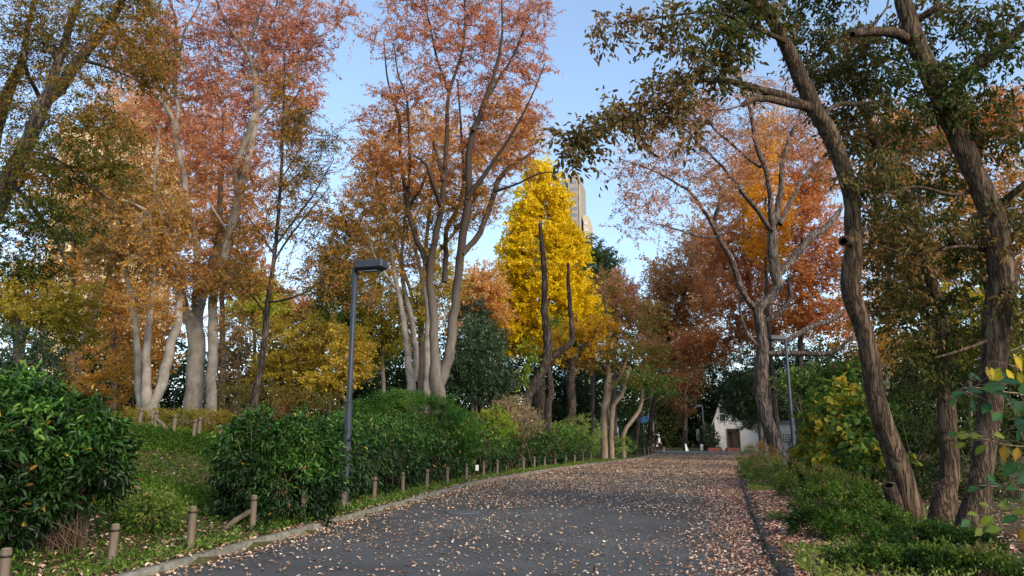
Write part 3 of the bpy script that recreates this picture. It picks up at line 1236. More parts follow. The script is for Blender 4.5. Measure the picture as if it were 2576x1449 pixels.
wn = mb.build("window", GLASS, house, HL)
mb = MB()
for x in (wx0 - 0.03, wx1 + 0.03):
    mb.box((x, HY - 0.03, (wz0 + wz1) / 2), (0.06, 0.08, wz1 - wz0))
for z in (wz0 - 0.03, wz1 + 0.03, (wz0 + wz1) / 2):
    mb.box(((wx0 + wx1) / 2, HY - 0.035, z), (wx1 - wx0 + 0.12, 0.1, 0.06))
mb.build("frame", WHITE, wn, HL)
# flat wing
wx2, wtop = W2(2042, 1064)
mb = MB()
mb.prism([(xr_ + 0.003, g0), (wx2, g0), (wx2, wtop), (xr_ + 0.003, wtop)], HY + 0.6, HY + 6)
mb.build("wing", PLASTER, house, HL)
mb = MB()
mb.box(((xr_ + wx2) / 2 + 0.1, HY + 3.2, wtop + 0.07), (wx2 - xr_ + 0.1, 5.7, 0.14))
for k in range(16):
    mb.box((xr_ + 0.5 + k * (wx2 - xr_ - 0.8) / 15, HY + 0.45, wtop + 0.2), (0.16, 0.12, 0.14))
mb.build("cornice", ROOFM, house, HL)
lx0, lz0 = W2(1959, 1113)
lx1, lz1 = W2(1980, 1091)
mb = MB()
mb.box(((lx0 + lx1) / 2, HY + 0.59, (lz0 + lz1) / 2), (lx1 - lx0, 0.03, lz1 - lz0))
lw = mb.build("window", GLASS, house, HL)
mb = MB()
for k in range(5):
    mb.box((lx0 + (lx1 - lx0) * k / 4, HY + 0.55, (lz0 + lz1) / 2), (0.05, 0.05, lz1 - lz0 + 0.05))
    mb.box(((lx0 + lx1) / 2, HY + 0.545, lz0 + (lz1 - lz0) * k / 4), (lx1 - lx0 + 0.05, 0.045, 0.05))
mb.build("lattice", WHITE, lw, HL)

# brick planters, crate, boards in front of the cottage
BRICK = mat_plain("red_brick", [(0.3, "#5a3630"), (0.5, "#7c4a40"), (0.7, "#94604f")], 8, 0.85, 0.2, 0.3, 30)
for (a, b, Yp, lab) in ((1781, 1816, 79.5, "low reddish brick planter in front of the cottage, left of the white crate"), (1829, 1860, 78.2, "low reddish brick planter before the cottage doorway, right of the white crate")):
    p0, p1 = P(a, 1130, Yp), P(b, 1130, Yp)
    o = thing("brick_planter", lab, "planter", (p0[0], Yp, 0))
    LC = (p0[0], Yp, 0)
    mb = MB()
    cx, wd = (p0[0] + p1[0]) / 2, p1[0] - p0[0]
    mb.box((cx, Yp, 0.17), (wd, 0.12, 0.36))
    mb.box((cx, Yp + 0.8, 0.17), (wd, 0.12, 0.36))
    mb.box((p0[0] + 0.06, Yp + 0.4, 0.168), (0.12, 0.675, 0.36))
    mb.box((p1[0] - 0.06, Yp + 0.4, 0.168), (0.12, 0.675, 0.36))
    mb.build("brick_edge", BRICK, o, LC)
    mb = MB()
    mb.box((cx, Yp + 0.4, 0.12), (wd - 0.25, 0.66, 0.3))
    mb.build("soil", bpy.data.materials["soil_and_litter"], o, LC)
p = P(1822, 1130, 78.6)
mb = MB()
mb.box((p[0], 78.6, 0.2), (0.34, 0.3, 0.05))
for sx in (-0.15, 0.15):
    mb.box((p[0] + sx, 78.6, 0.05), (0.04, 0.28, 0.26))
mb.box((p[0], 78.74, 0.05), (0.26, 0.03, 0.25))
tag(mb.build("white_crate", WHITE), "small white crate between the two brick planters", "crate")
p = P(1726, 1132, 80)
mb = MB()
mb.add([(p[0] - 0.08, 80, 0), (p[0] + 0.26, 80, 0), (p[0] + 0.02, 80.12, 0.78), (p[0] - 0.09, 80.12, 0.78), (p[0] - 0.08, 80.3, 0), (p[0] + 0.26, 80.3, 0), (p[0] + 0.02, 80.2, 0.78), (p[0] - 0.09, 80.2, 0.78)],
       [(0, 1, 2, 3), (5, 4, 7, 6), (1, 5, 6, 2), (4, 0, 3, 7), (3, 2, 6, 7), (0, 4, 5, 1)])
tag(mb.build("marker_board", WHITE), "narrow white wedge shaped board at the foot of the dark conifer trunk", "board")
p = P(1765, 1132, 80.6)
mb = MB()
mb.box((p[0], 80.6, 0.36), (0.3, 0.2, 0.74), 0.2, 0.02)
tag(mb.build("white_bollard", WHITE), "stout white bollard at the left foot of the clipped dark shrub", "bollard")
p = P(1757, 1132, 84)
o = thing("notice_sign", "narrow white upright sign left of the clipped dark shrub", "sign", (p[0], 84, 0))
mb = MB()
mb.box((p[0], 84, 1.75), (0.34, 0.05, 1.3), 0, 0.01)
mb.build("panel", WHITE, o, (p[0], 84, 0))
mb = MB()
mb.box((p[0], 84.05, 0.9), (0.07, 0.045, 2.6))
mb.build("post", STEEL, o, (p[0], 84, 0))

# ------------------------------------------------------------------ tower block
TBEIGE = mat_plain("tower_cladding", [(0.3, "#857e76"), (0.7, "#9a928a")], 0.3, 0.8, 0.2)
TCREAM = mat_plain("tower_cream", [(0.3, "#a3967c"), (0.7, "#b5a88e")], 0.3, 0.8, 0.2)
TGLASS = mat_plain("tower_glass", [(0.3, "#6f87a0"), (0.7, "#8fa6bd")], 0.3, 0.2, 0.5)
TWIN = mat_plain("tower_window", [(0.3, "#5d6068"), (0.7, "#7d8088")], 0.5, 0.3, 0.5)
TY = 300.0
pt = P(1428, 440, TY)
top = pt[2]
x0, x1 = pt[0], P(1456, 440, TY)[0]
rot = thing("tower_block", "pale beige high rise block rising behind the yellow ginkgo", "building", (x0, TY, 0))
TL = (x0, TY, 0)


def tower_part(poly, z0, z1, name, mat, parent=rot):
    mb = MB()
    n = len(poly)
    mb.add([(x, y, z0) for x, y in poly] + [(x, y, z1) for x, y in poly], [tuple(range(n - 1, -1, -1)), tuple(range(n, 2 * n))] + [(i, (i + 1) % n, n + (i + 1) % n, n + i) for i in range(n)])
    return mb.build(name, mat, parent, TL)


dx = x1 - x0
tw_ = tower_part([(x0, TY), (x1, TY), (x1 + 5.2, TY + 22), (x0 + 3, TY + 24)], 0, top, "wall", TBEIGE)
tower_part([(x0 - 4.5, TY + 3), (x0 - 0.01, TY + 3), (x0 + 2.8, TY + 23), (x0 - 2, TY + 23)], 0, top - 1.5, "glass_bay", TGLASS)
tower_part([(x1 + 1.9, TY + 4.0), (x1 + 4.2, TY + 4.6), (x1 + 8.0, TY + 21), (x1 + 5.4, TY + 22.5)], 0, top - 17.5, "balcony_stack", TCREAM)
tower_part([(x1 - 0.3, TY - 0.4), (x1 + 0.35, TY - 0.4), (x1 + 0.35, TY + 0.8), (x1 - 0.3, TY + 0.8)], 0, top + 0.6, "corner_rib", TCREAM)
tower_part([(x0 - 0.2, TY - 0.25), (x1 - 0.35, TY - 0.25), (x1 - 0.35, TY - 0.02), (x0 - 0.2, TY - 0.02)], top - 1.2, top + 0.5, "parapet", TBEIGE)
for k in range(26):
    zz = top - 3.6 - k * 3.0
    mb = MB()
    mb.box((x0 + dx * 0.46, TY - 0.08, zz), (dx * 0.52, 0.12, 1.25))
    for f in (-0.26, 0.0, 0.26):
        mb.box((x0 + dx * (0.46 + f), TY - 0.16, zz), (0.07, 0.05, 1.25))
    mb.build("window", TWIN, rot, TL)
    if zz < top - 19:
        mb = MB()
        mb.box((x1 + 3.05, TY + 4.2, zz + 0.4), (1.8, 0.25, 1.5), 0.25)
        mb.build("balcony", TWIN, rot, TL)

# sunlit apartment block glimpsed through the left trees
p0, p1 = P(105, 700, 115), P(235, 700, 115)
AY = 115
zt = P(200, 330, AY)[2]
LB = (p0[0], AY, 0)
o = thing("apartment_block", "sunlit cream apartment block glimpsed through the orange trees on the left", "building", LB)
CREAM = mat_plain("sunlit_cream_wall", [(0.3, "#d9c39a"), (0.7, "#ead7b2")], 0.4, 0.8, 0.2)
mb = MB()
mb.prism([(p0[0], -1), (p1[0] + 6, -1), (p1[0] + 6, zt), (p0[0], zt)], AY, AY + 14)
mb.build("wall", CREAM, o, LB)
mb = MB()
mb.box(((p0[0] + p1[0]) / 2 + 3, AY + 7, zt + 0.3), (p1[0] - p0[0] + 7, 15, 0.6))
mb.build("roof", TBEIGE, o, LB)
nf = int(zt // 3)
for f in range(1, nf):
    for k in range(4):
        xx = p0[0] + 1.6 + k * 3.6
        mb = MB()
        mb.box((xx, AY - 0.03, f * 3.0), (1.8, 0.1, 1.3))
        mb.build("window", TWIN, o, LB)
    mb = MB()
    mb.box(((p0[0] + p1[0]) / 2 + 3, AY - 0.5, f * 3.0 - 1.3), (p1[0] - p0[0] + 4, 0.95, 0.16))
    mb.box(((p0[0] + p1[0]) / 2 + 3, AY - 0.95, f * 3.0 - 0.8), (p1[0] - p0[0] + 4, 0.08, 0.8))
    mb.build("balcony", CREAM, o, LB)

# terracotta coloured hut glimpsed behind the thin dark trunk
p = P(702, 1010, 50)
LC = (p[0], 50, 0)
HUT = mat_plain("red_canvas", [(0.3, "#b0523f"), (0.7, "#c76a54")], 2, 0.8, 0.2)
gz = float(zg(p[0], 50))
o = thing("tent", "salmon red ridge tent half hidden behind shrubs right of the slim dark trunk", "tent", (p[0], 50, gz))
LC = (p[0], 50, gz)
mb = MB()
zt2 = P(700, 962, 50)[2]
mb.prism([(p[0] - 1.0, gz), (p[0] + 1.0, gz), (p[0] + 0.25, zt2)], 50, 52.5)
mb.build("canvas", HUT, o, LC)
mb = MB()
mb.tube([(p[0] + 0.25, 49.9, zt2 + 0.1), (p[0] + 0.25, 52.6, zt2 + 0.1)], [0.04, 0.04], 6)
mb.build("ridge_pole", WOODD, o, LC)

# blue sheeted frame deep in the shade
p0, p1 = P(1602, 1063, 96), P(1632, 1042, 96)
BLUE = mat_plain("blue_sheet", [(0.3, "#14324f"), (0.7, "#1d4668")], 3, 0.6, 0.3, 0.5, 4)
LC = (p0[0], 96, 0)
o = thing("sheeted_shelter", "blue plastic sheet slung on pale poles in the dark wood", "shelter", LC)
mb = MB()
mb.add([(p0[0], 96, p0[2]), (p0[0] + 0.7, 95.7, p0[2] - 0.1), (p1[0], 96.1, p0[2] + 0.2), (p0[0] + 0.1, 96.8, p1[2]), (p0[0] + 0.8, 96.6, p1[2] - 0.35), (p1[0], 96.9, p1[2] - 0.1),
        (p0[0], 98, p0[2] + 0.1), (p1[0], 98, p0[2] + 0.1)], [(0, 1, 4, 3), (1, 2, 5, 4), (3, 4, 5, 7, 6)])
mb.build("sheet", BLUE, o, LC)
mb = MB()
for k, xx in enumerate((p0[0] + 0.1, p0[0] + 0.85, p1[0] - 0.05)):
    mb.tube([(xx, 95.8, -0.2), (xx + 0.05, 96.4, p1[2] + 0.3 + 0.25 * k)], [0.05, 0.04], 6)
mb.build("frame_poles", mat_plain("pale_pole", [(0.3, "#4c4d50"), (0.7, "#66676b")], 5), o, LC)

# white truck parked behind the shrubs
TRY = 75.0
p = P(1531, 1086, TRY)
gz = float(zg(p[0], TRY))
LT = (p[0], TRY, gz)
TW = mat_plain("truck_paint", [(0.3, "#c2c6c4"), (0.7, "#d8dcda")], 2, 0.4, 0.5)
BLACK = mat_plain("rubber_black", [(0.3, "#17181a"), (0.7, "#232427")], 8, 0.7, 0.3)
tr = thing("parked_truck", "white truck parked beyond the pale forked trunks, seen from the front", "truck", LT)
x_, z_ = p[0], gz
mb = MB()
mb.prism([(x_ - 1.05, z_ + 0.45), (x_ + 1.05, z_ + 0.45), (x_ + 1.05, z_ + 1.25), (x_ + 0.98, z_ + 2.1), (x_ + 0.85, z_ + 2.2), (x_ - 0.85, z_ + 2.2), (x_ - 0.98, z_ + 2.1), (x_ - 1.05, z_ + 1.25)], TRY, TRY + 1.7)
mb.build("cab", TW, tr, LT)
mb = MB()
mb.box((x_, TRY + 3.6, z_ + 1.3), (2.1, 3.4, 1.5), 0, 0.03)
mb.build("cargo_box", TW, tr, LT)
mb = MB()
mb.prism([(x_ - 0.9, z_ + 1.32), (x_ + 0.9, z_ + 1.32), (x_ + 0.84, z_ + 2.02), (x_ - 0.84, z_ + 2.02)], TRY - 0.02, TRY + 0.01)
mb.build("windscreen", GLASS, tr, LT)
mb = MB()
mb.box((x_, TRY - 0.08, z_ + 0.6), (2.14, 0.2, 0.22), 0, 0.03)
mb.build("bumper", TW, tr, LT)
mb = MB()
mb.box((x_, TRY - 0.02, z_ + 0.86), (1.2, 0.05, 0.16))
mb.build("grille", BLACK, tr, LT)
for sx in (-0.82, 0.82):
    mb = MB()
    mb.box((x_ + sx, TRY - 0.03, z_ + 0.88), (0.32, 0.06, 0.2), 0, 0.02)
    mb.build("headlight", LENS, tr, LT)
    for yy in (0.9, 4.4):
        wv, wq = lathe([(0.001, -0.1), (0.34, -0.1), (0.38, -0.06), (0.38, 0.06), (0.34, 0.1), (0.001, 0.1)], 18)
        wv = [(x_ + sx + b_, TRY + yy + a_, z_ + 0.38 + c_) for c_, a_, b_ in [(v[0], v[1], v[2]) for v in wv]]
        mesh_quads("wheel", wv, wq, BLACK, tr, loc=LT)
    mb = MB()
    mb.box((x_ + sx * 1.42, TRY + 0.1, z_ + 1.5), (0.14, 0.06, 0.3), 0, 0.01)
    mb.build("mirror", BLACK, tr, LT)

# terracotta pot behind the leaning trunk, twig litter stump
g = P(2236, 1243, 15.2)
gz = float(zg(g[0], g[1]))
TERRA = mat_plain("terracotta", [(0.3, "#6a5548"), (0.7, "#8a7263")], 6, 0.85, 0.2)
o = thing("plant_pot", "weathered terracotta pot beside the sawn stub of the leaning trunk", "pot", (g[0], g[1], gz))
V, Q = lathe([(0.12, 0.0), (0.17, 0.27), (0.2, 0.27), (0.2, 0.34), (0.17, 0.34), (0.15, 0.26)], 20)
mesh_quads("body", V, Q, TERRA, o, smooth=False)
V, Q = lathe([(0.001, 0.27), (0.155, 0.26)], 20)
mesh_quads("soil", V, Q, bpy.data.materials["soil_and_litter"], o)

# ------------------------------------------------------------------ person
SKIN = mat_plain("skin", [(0.3, "#b98d74"), (0.7, "#c99c83")], 10, 0.6, 0.3)
CLOTH_D = mat_plain("dark_cloth", [(0.3, "#1d2028"), (0.7, "#2a2e38")], 14, 0.9, 0.1)
CLOTH_W = mat_plain("white_cloth", [(0.3, "#c9ccd2"), (0.7, "#dfe2e6")], 14, 0.9, 0.1)
SHOE = mat_plain("shoe", [(0.3, "#2a2522"), (0.7, "#3b3531")], 14, 0.7, 0.2)


def skin_mesh(name, verts, edges, mat, parent, root=0, sub=2):
    me = bpy.data.meshes.new(name)
    me.from_pydata([v[:3] for v in verts], edges, [])
    me.materials.append(mat)
    o = bpy.data.objects.new(name, me)
    COL.objects.link(o)
    o.parent = parent
    o.modifiers.new("skin", "SKIN")
    sl = me.skin_vertices[0] if me.skin_vertices else None
    if sl is None:
        bpy.context.view_layer.objects.active = o
        me.attributes  # layer is made by the modifier below
    for i, v in enumerate(verts):
        sv = me.skin_vertices[0].data[i]
        r = v[3] if isinstance(v[3], tuple) else (v[3], v[3])
        sv.radius = r
        sv.use_root = i == root
    s = o.modifiers.new("sub", "SUBSURF")
    s.levels = sub
    s.render_levels = sub
    for p_ in me.polygons:
        p_.use_smooth = True
    return o


g = P(1658, 1131, 79.0)
per = thing("person", "person in a white top, dark jacket and white cap walking a small dog", "person", (g[0], 79.0, 0.0))
# body: pelvis root, spine, neck, head, arms with five fingers, legs; facing the camera, one foot forward
B = [(0, 0, 0.92, (.13, .1)), (0, 0, 1.12, (.125, .09)), (0, 0.0, 1.32, (.15, .1)), (0, 0, 1.43, (.07, .06)), (0, -0.01, 1.5, .052), (0, -0.03, 1.58, (.07, .085)), (0, -0.03, 1.69, (.062, .075)),
     (-.17, 0, 1.38, .052), (-.22, 0.02, 1.12, .042), (-.23, -.08, 0.9, .03), (.17, 0, 1.38, .052), (.23, 0.03, 1.12, .042), (.24, -.03, 0.88, .03),
     (-.09, 0, 0.86, .085), (-.1, -.05, 0.48, .058), (-.1, 0.02, 0.09, .042), (-.1, -.13, 0.035, .035), (.09, 0, 0.86, .085), (.1, -.12, 0.49, .058), (.1, -.16, 0.09, .042), (.1, -.31, 0.035, .035)]
E = [(0, 1), (1, 2), (2, 3), (3, 4), (4, 5), (5, 6), (2, 7), (7, 8), (8, 9), (2, 10), (10, 11), (11, 12), (0, 13), (13, 14), (14, 15), (15, 16), (0, 17), (17, 18), (18, 19), (19, 20)]
for wi, sx in ((9, -1), (12, 1)):
    wx, wy, wz = B[wi][:3]
    pi_ = len(B)
    B.append((wx, wy - 0.02, wz - 0.07, (.026, .032)))
    E.append((wi, pi_))
    for f, (oy, ln) in enumerate(((-.03, .075), (-.011, .085), (.009, .08), (.027, .062))):
        a = len(B)
        B += [(wx, wy - 0.02 + oy, wz - 0.11, .0095), (wx - sx * 0.012, wy - 0.02 + oy, wz - 0.11 - ln * 0.5, .0085), (wx - sx * 0.03, wy - 0.02 + oy, wz - 0.11 - ln * 0.85, .0075)]
        E += [(pi_, a), (a, a + 1), (a + 1, a + 2)]
    a = len(B)
    B += [(wx - sx * 0.01, wy - 0.065, wz - 0.08, .0105), (wx - sx * 0.02, wy - 0.08, wz - 0.115, .009)]
    E += [(pi_, a), (a, a + 1)]
skin_mesh("body", B, E, SKIN, per)
skin_mesh("white_top", [(0, -.015, 0.9, (.145, .105)), (0, -.015, 1.12, (.14, .105)), (0, -.012, 1.33, (.155, .105)), (0, -0.01, 1.43, (.08, .07))], [(0, 1), (1, 2), (2, 3)], CLOTH_W, per)
for sx in (-1, 1):
    skin_mesh("jacket_sleeve", [(sx * .13, 0.02, 1.38, .08), (sx * .18, 0.01, 1.37, .068), (sx * .225, 0.025, 1.12, .056), (sx * .233, -.04, 0.93, .046)], [(0, 1), (1, 2), (2, 3)], CLOTH_D, per)
skin_mesh("jacket", [(0, .06, 0.84, (.17, .075)), (0, .06, 1.12, (.165, .075)), (0, .055, 1.34, (.18, .075))], [(0, 1), (1, 2)], CLOTH_D, per)
skin_mesh("trousers", [(0, 0, 0.93, (.14, .11)), (-.09, 0, 0.84, .1), (-.1, -.05, 0.48, .073), (-.1, 0.02, 0.1, .062), (.09, 0, 0.84, .1), (.1, -.12, 0.49, .073), (.1, -.16, 0.1, .062)], [(0, 1), (1, 2), (2, 3), (0, 4), (4, 5), (5, 6)], CLOTH_D, per)
skin_mesh("shoe", [(-.1, 0.03, 0.05, .055), (-.1, -.15, 0.04, .045)], [(0, 1)], SHOE, per)
skin_mesh("shoe", [(.1, -.15, 0.05, .055), (.1, -.33, 0.04, .045)], [(0, 1)], SHOE, per)
skin_mesh("hair", [(0, 0.03, 1.6, (.072, .07)), (0, 0.01, 1.69, (.075, .08))], [(0, 1)], SHOE, per)
skin_mesh("cap", [(0, -0.02, 1.70, (.085, .095)), (0, -0.02, 1.755, (.07, .08)), (0, -0.13, 1.69, (.06, .03))], [(0, 1), (0, 2)], CLOTH_W, per)
mb = MB()
for sx in (-0.027, 0.027):
    mb.box((sx, -0.105, 1.615), (0.022, 0.012, 0.01))
mb.build("eyes", BLACK, per)
mb = MB()
mb.add([(-.014, -.105, 1.575), (.014, -.105, 1.575), (0, -.128, 1.578), (0, -.108, 1.61)], [(0, 1, 2), (0, 2, 3), (2, 1, 3)])
mb.build("nose", SKIN, per)
mb = MB()
mb.box((0, -0.104, 1.55), (0.04, 0.01, 0.008))
mb.build("mouth", mat_plain("lips", [(0.3, "#8f5248"), (0.7, "#9c5c52")], 9), per)
# carried bag
bag = thing("carrier_bag", "white carrier bag hanging from the walking person's hand", "bag", (g[0] - 0.25, 78.92, 0.4))
skin_mesh("bag_body", [(0, 0, 0.05, (.12, .06)), (0, 0, 0.2, (.13, .07)), (0, 0, 0.3, (.08, .04))], [(0, 1), (1, 2)], CLOTH_W, bag)
skin_mesh("handle", [(-.06, 0, 0.3, .008), (-.02, 0, 0.42, .008), (.02, 0, 0.42, .008), (.06, 0, 0.3, .008)], [(0, 1), (1, 2), (2, 3)], CLOTH_W, bag)
# small dog
FUR = mat_plain("dog_fur", [(0.35, "#6d5346"), (0.55, "#a08f82"), (0.65, "#d8d2c8")], 6, 0.9, 0.1)
dg = P(1669, 1133, 78.6)
dog = thing("dog", "small brown and white dog standing beside the walking person", "dog", (dg[0], 78.6, 0.0))
D = [(0, .22, .26, .075), (0, .05, .27, .085), (0, -.1, .28, .09), (0, -.17, .35, .06), (0, -.22, .42, .062), (0, -.31, .4, .03),
     (.05, -.12, .2, .035), (.05, -.13, .11, .022), (.05, -.15, .02, .024), (-.05, -.12, .2, .035), (-.05, -.13, .11, .022), (-.05, -.15, .02, .024),
     (.05, .2, .2, .045), (.05, .25, .12, .024), (.05, .21, .02, .024), (-.05, .2, .2, .045), (-.05, .25, .12, .024), (-.05, .21, .02, .024),
     (0, .3, .34, .025), (0, .33, .42, .018), (.045, -.2, .49, .018), (-.045, -.2, .49, .018)]
De = [(0, 1), (1, 2), (2, 3), (3, 4), (4, 5), (2, 6), (6, 7), (7, 8), (2, 9), (9, 10), (10, 11), (0, 12), (12, 13), (13, 14), (0, 15), (15, 16), (16, 17), (0, 18), (18, 19), (4, 20), (4, 21)]
skin_mesh("body", D, De, FUR, dog, 1)
# ------------------------------------------------------------------ palettes (leaf colours)
P_RUST = ["#90602f", "#b87840", "#cf8d56", "#d9a06e", "#e0b48c"]
P_REDTOP = ["#94792f", "#bf8440", "#d0885a", "#d38c6c", "#daa488"]
P_ORG = ["#8c7030", "#b98a3c", "#cf9848", "#d8a45e", "#dfb67e"]
P_GRNORG = ["#35451a", "#555e22", "#8a7430", "#bf8238", "#d48c48"]
P_OLIVE = ["#525a20", "#7a7a2a", "#a09034", "#c2a63c", "#d6b850"]
P_YELLOW = ["#bfa812", "#dabd14", "#e9cc1c", "#efd42a", "#f2de58"]
P_NEARD = ["#364a1a", "#525828", "#7a6638", "#936c44", "#a37a54"]  # near leaves darkened in colour to stand in for backlighting
P_GREEN = ["#23361a", "#34502a", "#4b6b2e", "#678236", "#8f9a48"]
P_DARK = ["#16221a", "#1f3022", "#2c402b", "#3b5034", "#50643e"]
P_BLUEG = ["#1a2618", "#263622", "#364a30", "#485c3e", "#60704c"]
P_NEAR = ["#4c6420", "#6f7a32", "#a08446", "#c08a50", "#cf9868"]
P_PINK = ["#946e48", "#b8865a", "#cc9472", "#d6a288", "#dcb49c"]
P_BRIGHT = ["#4d6a1e", "#6f8c28", "#93a835", "#b5b544", "#cfbf55"]
P_GOLDRED = ["#9a6c2c", "#be8c36", "#d29e46", "#d48a54", "#cc785a"]
bare = dict(twigs=3)

# ------------------------------------------------------------------ the two big furrowed trees on the right, and their neighbour
tree("leaning_tree", "big furrowed tree leaning over the path, with a sawn stub at its foot", "tree", 12.6,
     [L("2292 1319 80 2267 1199 56 2232 1099 52 2202 999 48 2182 874 45 2152 774 45 2138 712 47 2146 625 44 2142 525 38 2122 425 40 2087 340 41 2047 270 41 2002 170 37 1962 85 31 1927 25 31 1907 0 28 1880 -80 25 1850 -220 18", 0, -1.5, g=True),
      L("2262 1312 34 2248 1262 36 2236 1222 33", -0.1, -0.35, g=True, tip=True),
      L("2040 272 26 2000 258 24 1967 242 23 1887 220 20 1817 203 13 1717 208 9 1658 240 7 1573 295 6 1483 345 5 1418 370 3", -1.0, -2.6),
      L("2024 268 18 1985 262 18 1937 250 18 1890 250 15 1868 264 13", -1, -2.2, tip=True),
      L("1868 264 5 1832 276 4 1800 278 2", -2.2, -2.4),
      L("2070 285 12 2110 262 12 2170 262 12 2230 250 6", -0.9, 0.4),
      L("2146 612 26 2134 606 28 2122 606 27", -0.6, -1.0, tip=True),
      L("1975 105 14 1900 70 10 1800 30 8 1690 40 6 1560 60 3", -1.3, -2.8),
      L("1940 40 12 1990 -10 10 2080 -60 7", -1.5, 0.5),
      L("2170 800 10 2260 760 8 2330 700 5", 0.2, 1.8),
      L("1950 60 10 1850 -20 8 1720 -40 6 1600 -20 3", -1.3, -3)],
     [(1480, 340, 80, 55, -2.4), (1560, 300, 90, 70, -2.2), (1680, 250, 110, 70, -2.0), (1800, 190, 90, 60, -1.8), (1560, 55, 95, 35, -2.6), (1700, 60, 100, 55, -2.4), (1820, 100, 90, 80, -1.8), (1880, 10, 140, 80, -1.6),
      (2060, 120, 110, 90, 0.5), (2130, 260, 90, 60, 0.6), (2060, -20, 120, 70, 0.4), (2140, 330, 60, 45, 0.6), (2260, 720, 100, 70, 1.6), (1430, 395, 60, 35, -2.5), (1740, 330, 50, 30, -2)],
     BARK_FURROW, P_NEARD, n=205, cs=0.42, K=4, m=9, ll=0.1, wr=0.42, sides=18, step=0.18, tipr=0.009, twigs=4, twr=0.0035, wob=0.008,
     fol=dict(droop=0.75, up=0.4, hbias=0.0, shape=1, tn=0.42, nscale=1.6, base_t=0.42), penal=0.3)

tree("furrowed_tree", "thick furrowed trunk nearest the right edge, with a broken stub limb high up", "tree", 12.3,
     [L("2432 1339 70 2467 1199 52 2487 1049 52 2500 924 56 2505 799 62 2517 724 64 2522 700 64 2497 550 58 2457 450 50 2412 350 50 2352 215 49 2302 100 44 2272 0 38 2240 -120 30 2215 -260 22", 0, -0.6, g=True),
      L("2392 250 30 2432 185 29 2497 140 26 2575 65 20 2650 0 12", -0.2, -1.0),
      L("2290 105 26 2262 88 25 2237 80 25 2187 80 22 2144 86 18", -0.4, -1.3, tip=True),
      L("2160 82 8 2200 60 7 2230 20 5 2240 -30 3", -1.2, -1.4),
      L("2452 350 20 2448 322 19 2447 302 16", -0.1, -0.3, tip=True),
      L("2517 514 20 2545 490 18 2580 460 16 2660 420 10", 0, -0.6),
      L("2302 52 18 2335 32 17 2364 10 15", -0.4, -0.7, tip=True),
      L("2470 470 12 2400 490 9 2300 470 7 2200 500 4", 0, -1.2),
      L("2510 640 12 2420 620 9 2300 640 6 2220 620 3", 0, -1.0),
      L("2500 850 10 2420 880 7 2350 900 4", -0.1, -0.8)],
     [(2190, 170, 110, 90, 0.5), (2330, 230, 120, 110, -0.8), (2480, 200, 120, 120, -0.8), (2330, 60, 120, 70, 0), (2500, 40, 110, 80, -0.5), (2230, 440, 110, 70, -0.8), (2360, 440, 100, 70, 0.8), (2300, 580, 110, 80, -0.5), (2420, 620, 90, 110, 0.9),
      (2530, 330, 80, 80, -0.5), (2540, 600, 80, 110, -0.3), (2330, 760, 100, 80, 0.6), (2450, 830, 90, 80, 0.8), (2240, 640, 80, 70, -0.3), (2380, 930, 70, 60, 0.5), (2560, 780, 50, 90, -0.3), (2290, 860, 70, 70, 0.6)],
     BARK_FURROW, P_NEARD, n=270, cs=0.42, K=4, m=9, ll=0.1, wr=0.42, sides=18, step=0.18, tipr=0.009, twigs=4, twr=0.0035, wob=0.008,
     fol=dict(droop=0.75, up=0.5, hbias=0.0, shape=1, base_t=0.27, tn=0.4, nscale=1.6), penal=0.3)

tree("slim_furrowed_tree", "slimmer furrowed trunk between the two thick ones, curving left above", "tree", 13.3,
     [L("2366 1326 66 2385 1199 46 2384 1074 44 2378 1004 40 2374 874 34 2355 760 30 2322 650 28 2298 545 26 2257 480 24 2232 455 24 2197 345 20 2172 280 17 2140 180 12 2120 60 8", 0, 1.2, g=True),
      L("2296 540 18 2310 515 17 2318 500 13", 0.6, 0.5, tip=True),
      L("2232 452 12 2262 400 10 2290 340 6 2310 260 4", 0.8, 1.2),
      L("2380 1010 8 2330 960 6 2290 940 3", 0, -0.6)],
     [(2200, 330, 90, 80, 1.2), (2280, 340, 90, 100, 1.4), (2140, 150, 90, 100, 1.6), (2330, 520, 70, 80, 1.2), (2190, 560, 80, 70, 1.6), (2250, 960, 80, 50, 1.5), (2410, 1000, 60, 60, 1.5)],
     BARK_FURROW, P_NEARD, n=120, cs=0.45, K=4, m=9, ll=0.09, wr=0.42, sides=14, step=0.2, tipr=0.009, twigs=3, twr=0.0035,
     fol=dict(droop=0.6, shape=1, base_t=0.28, hbias=0.1))

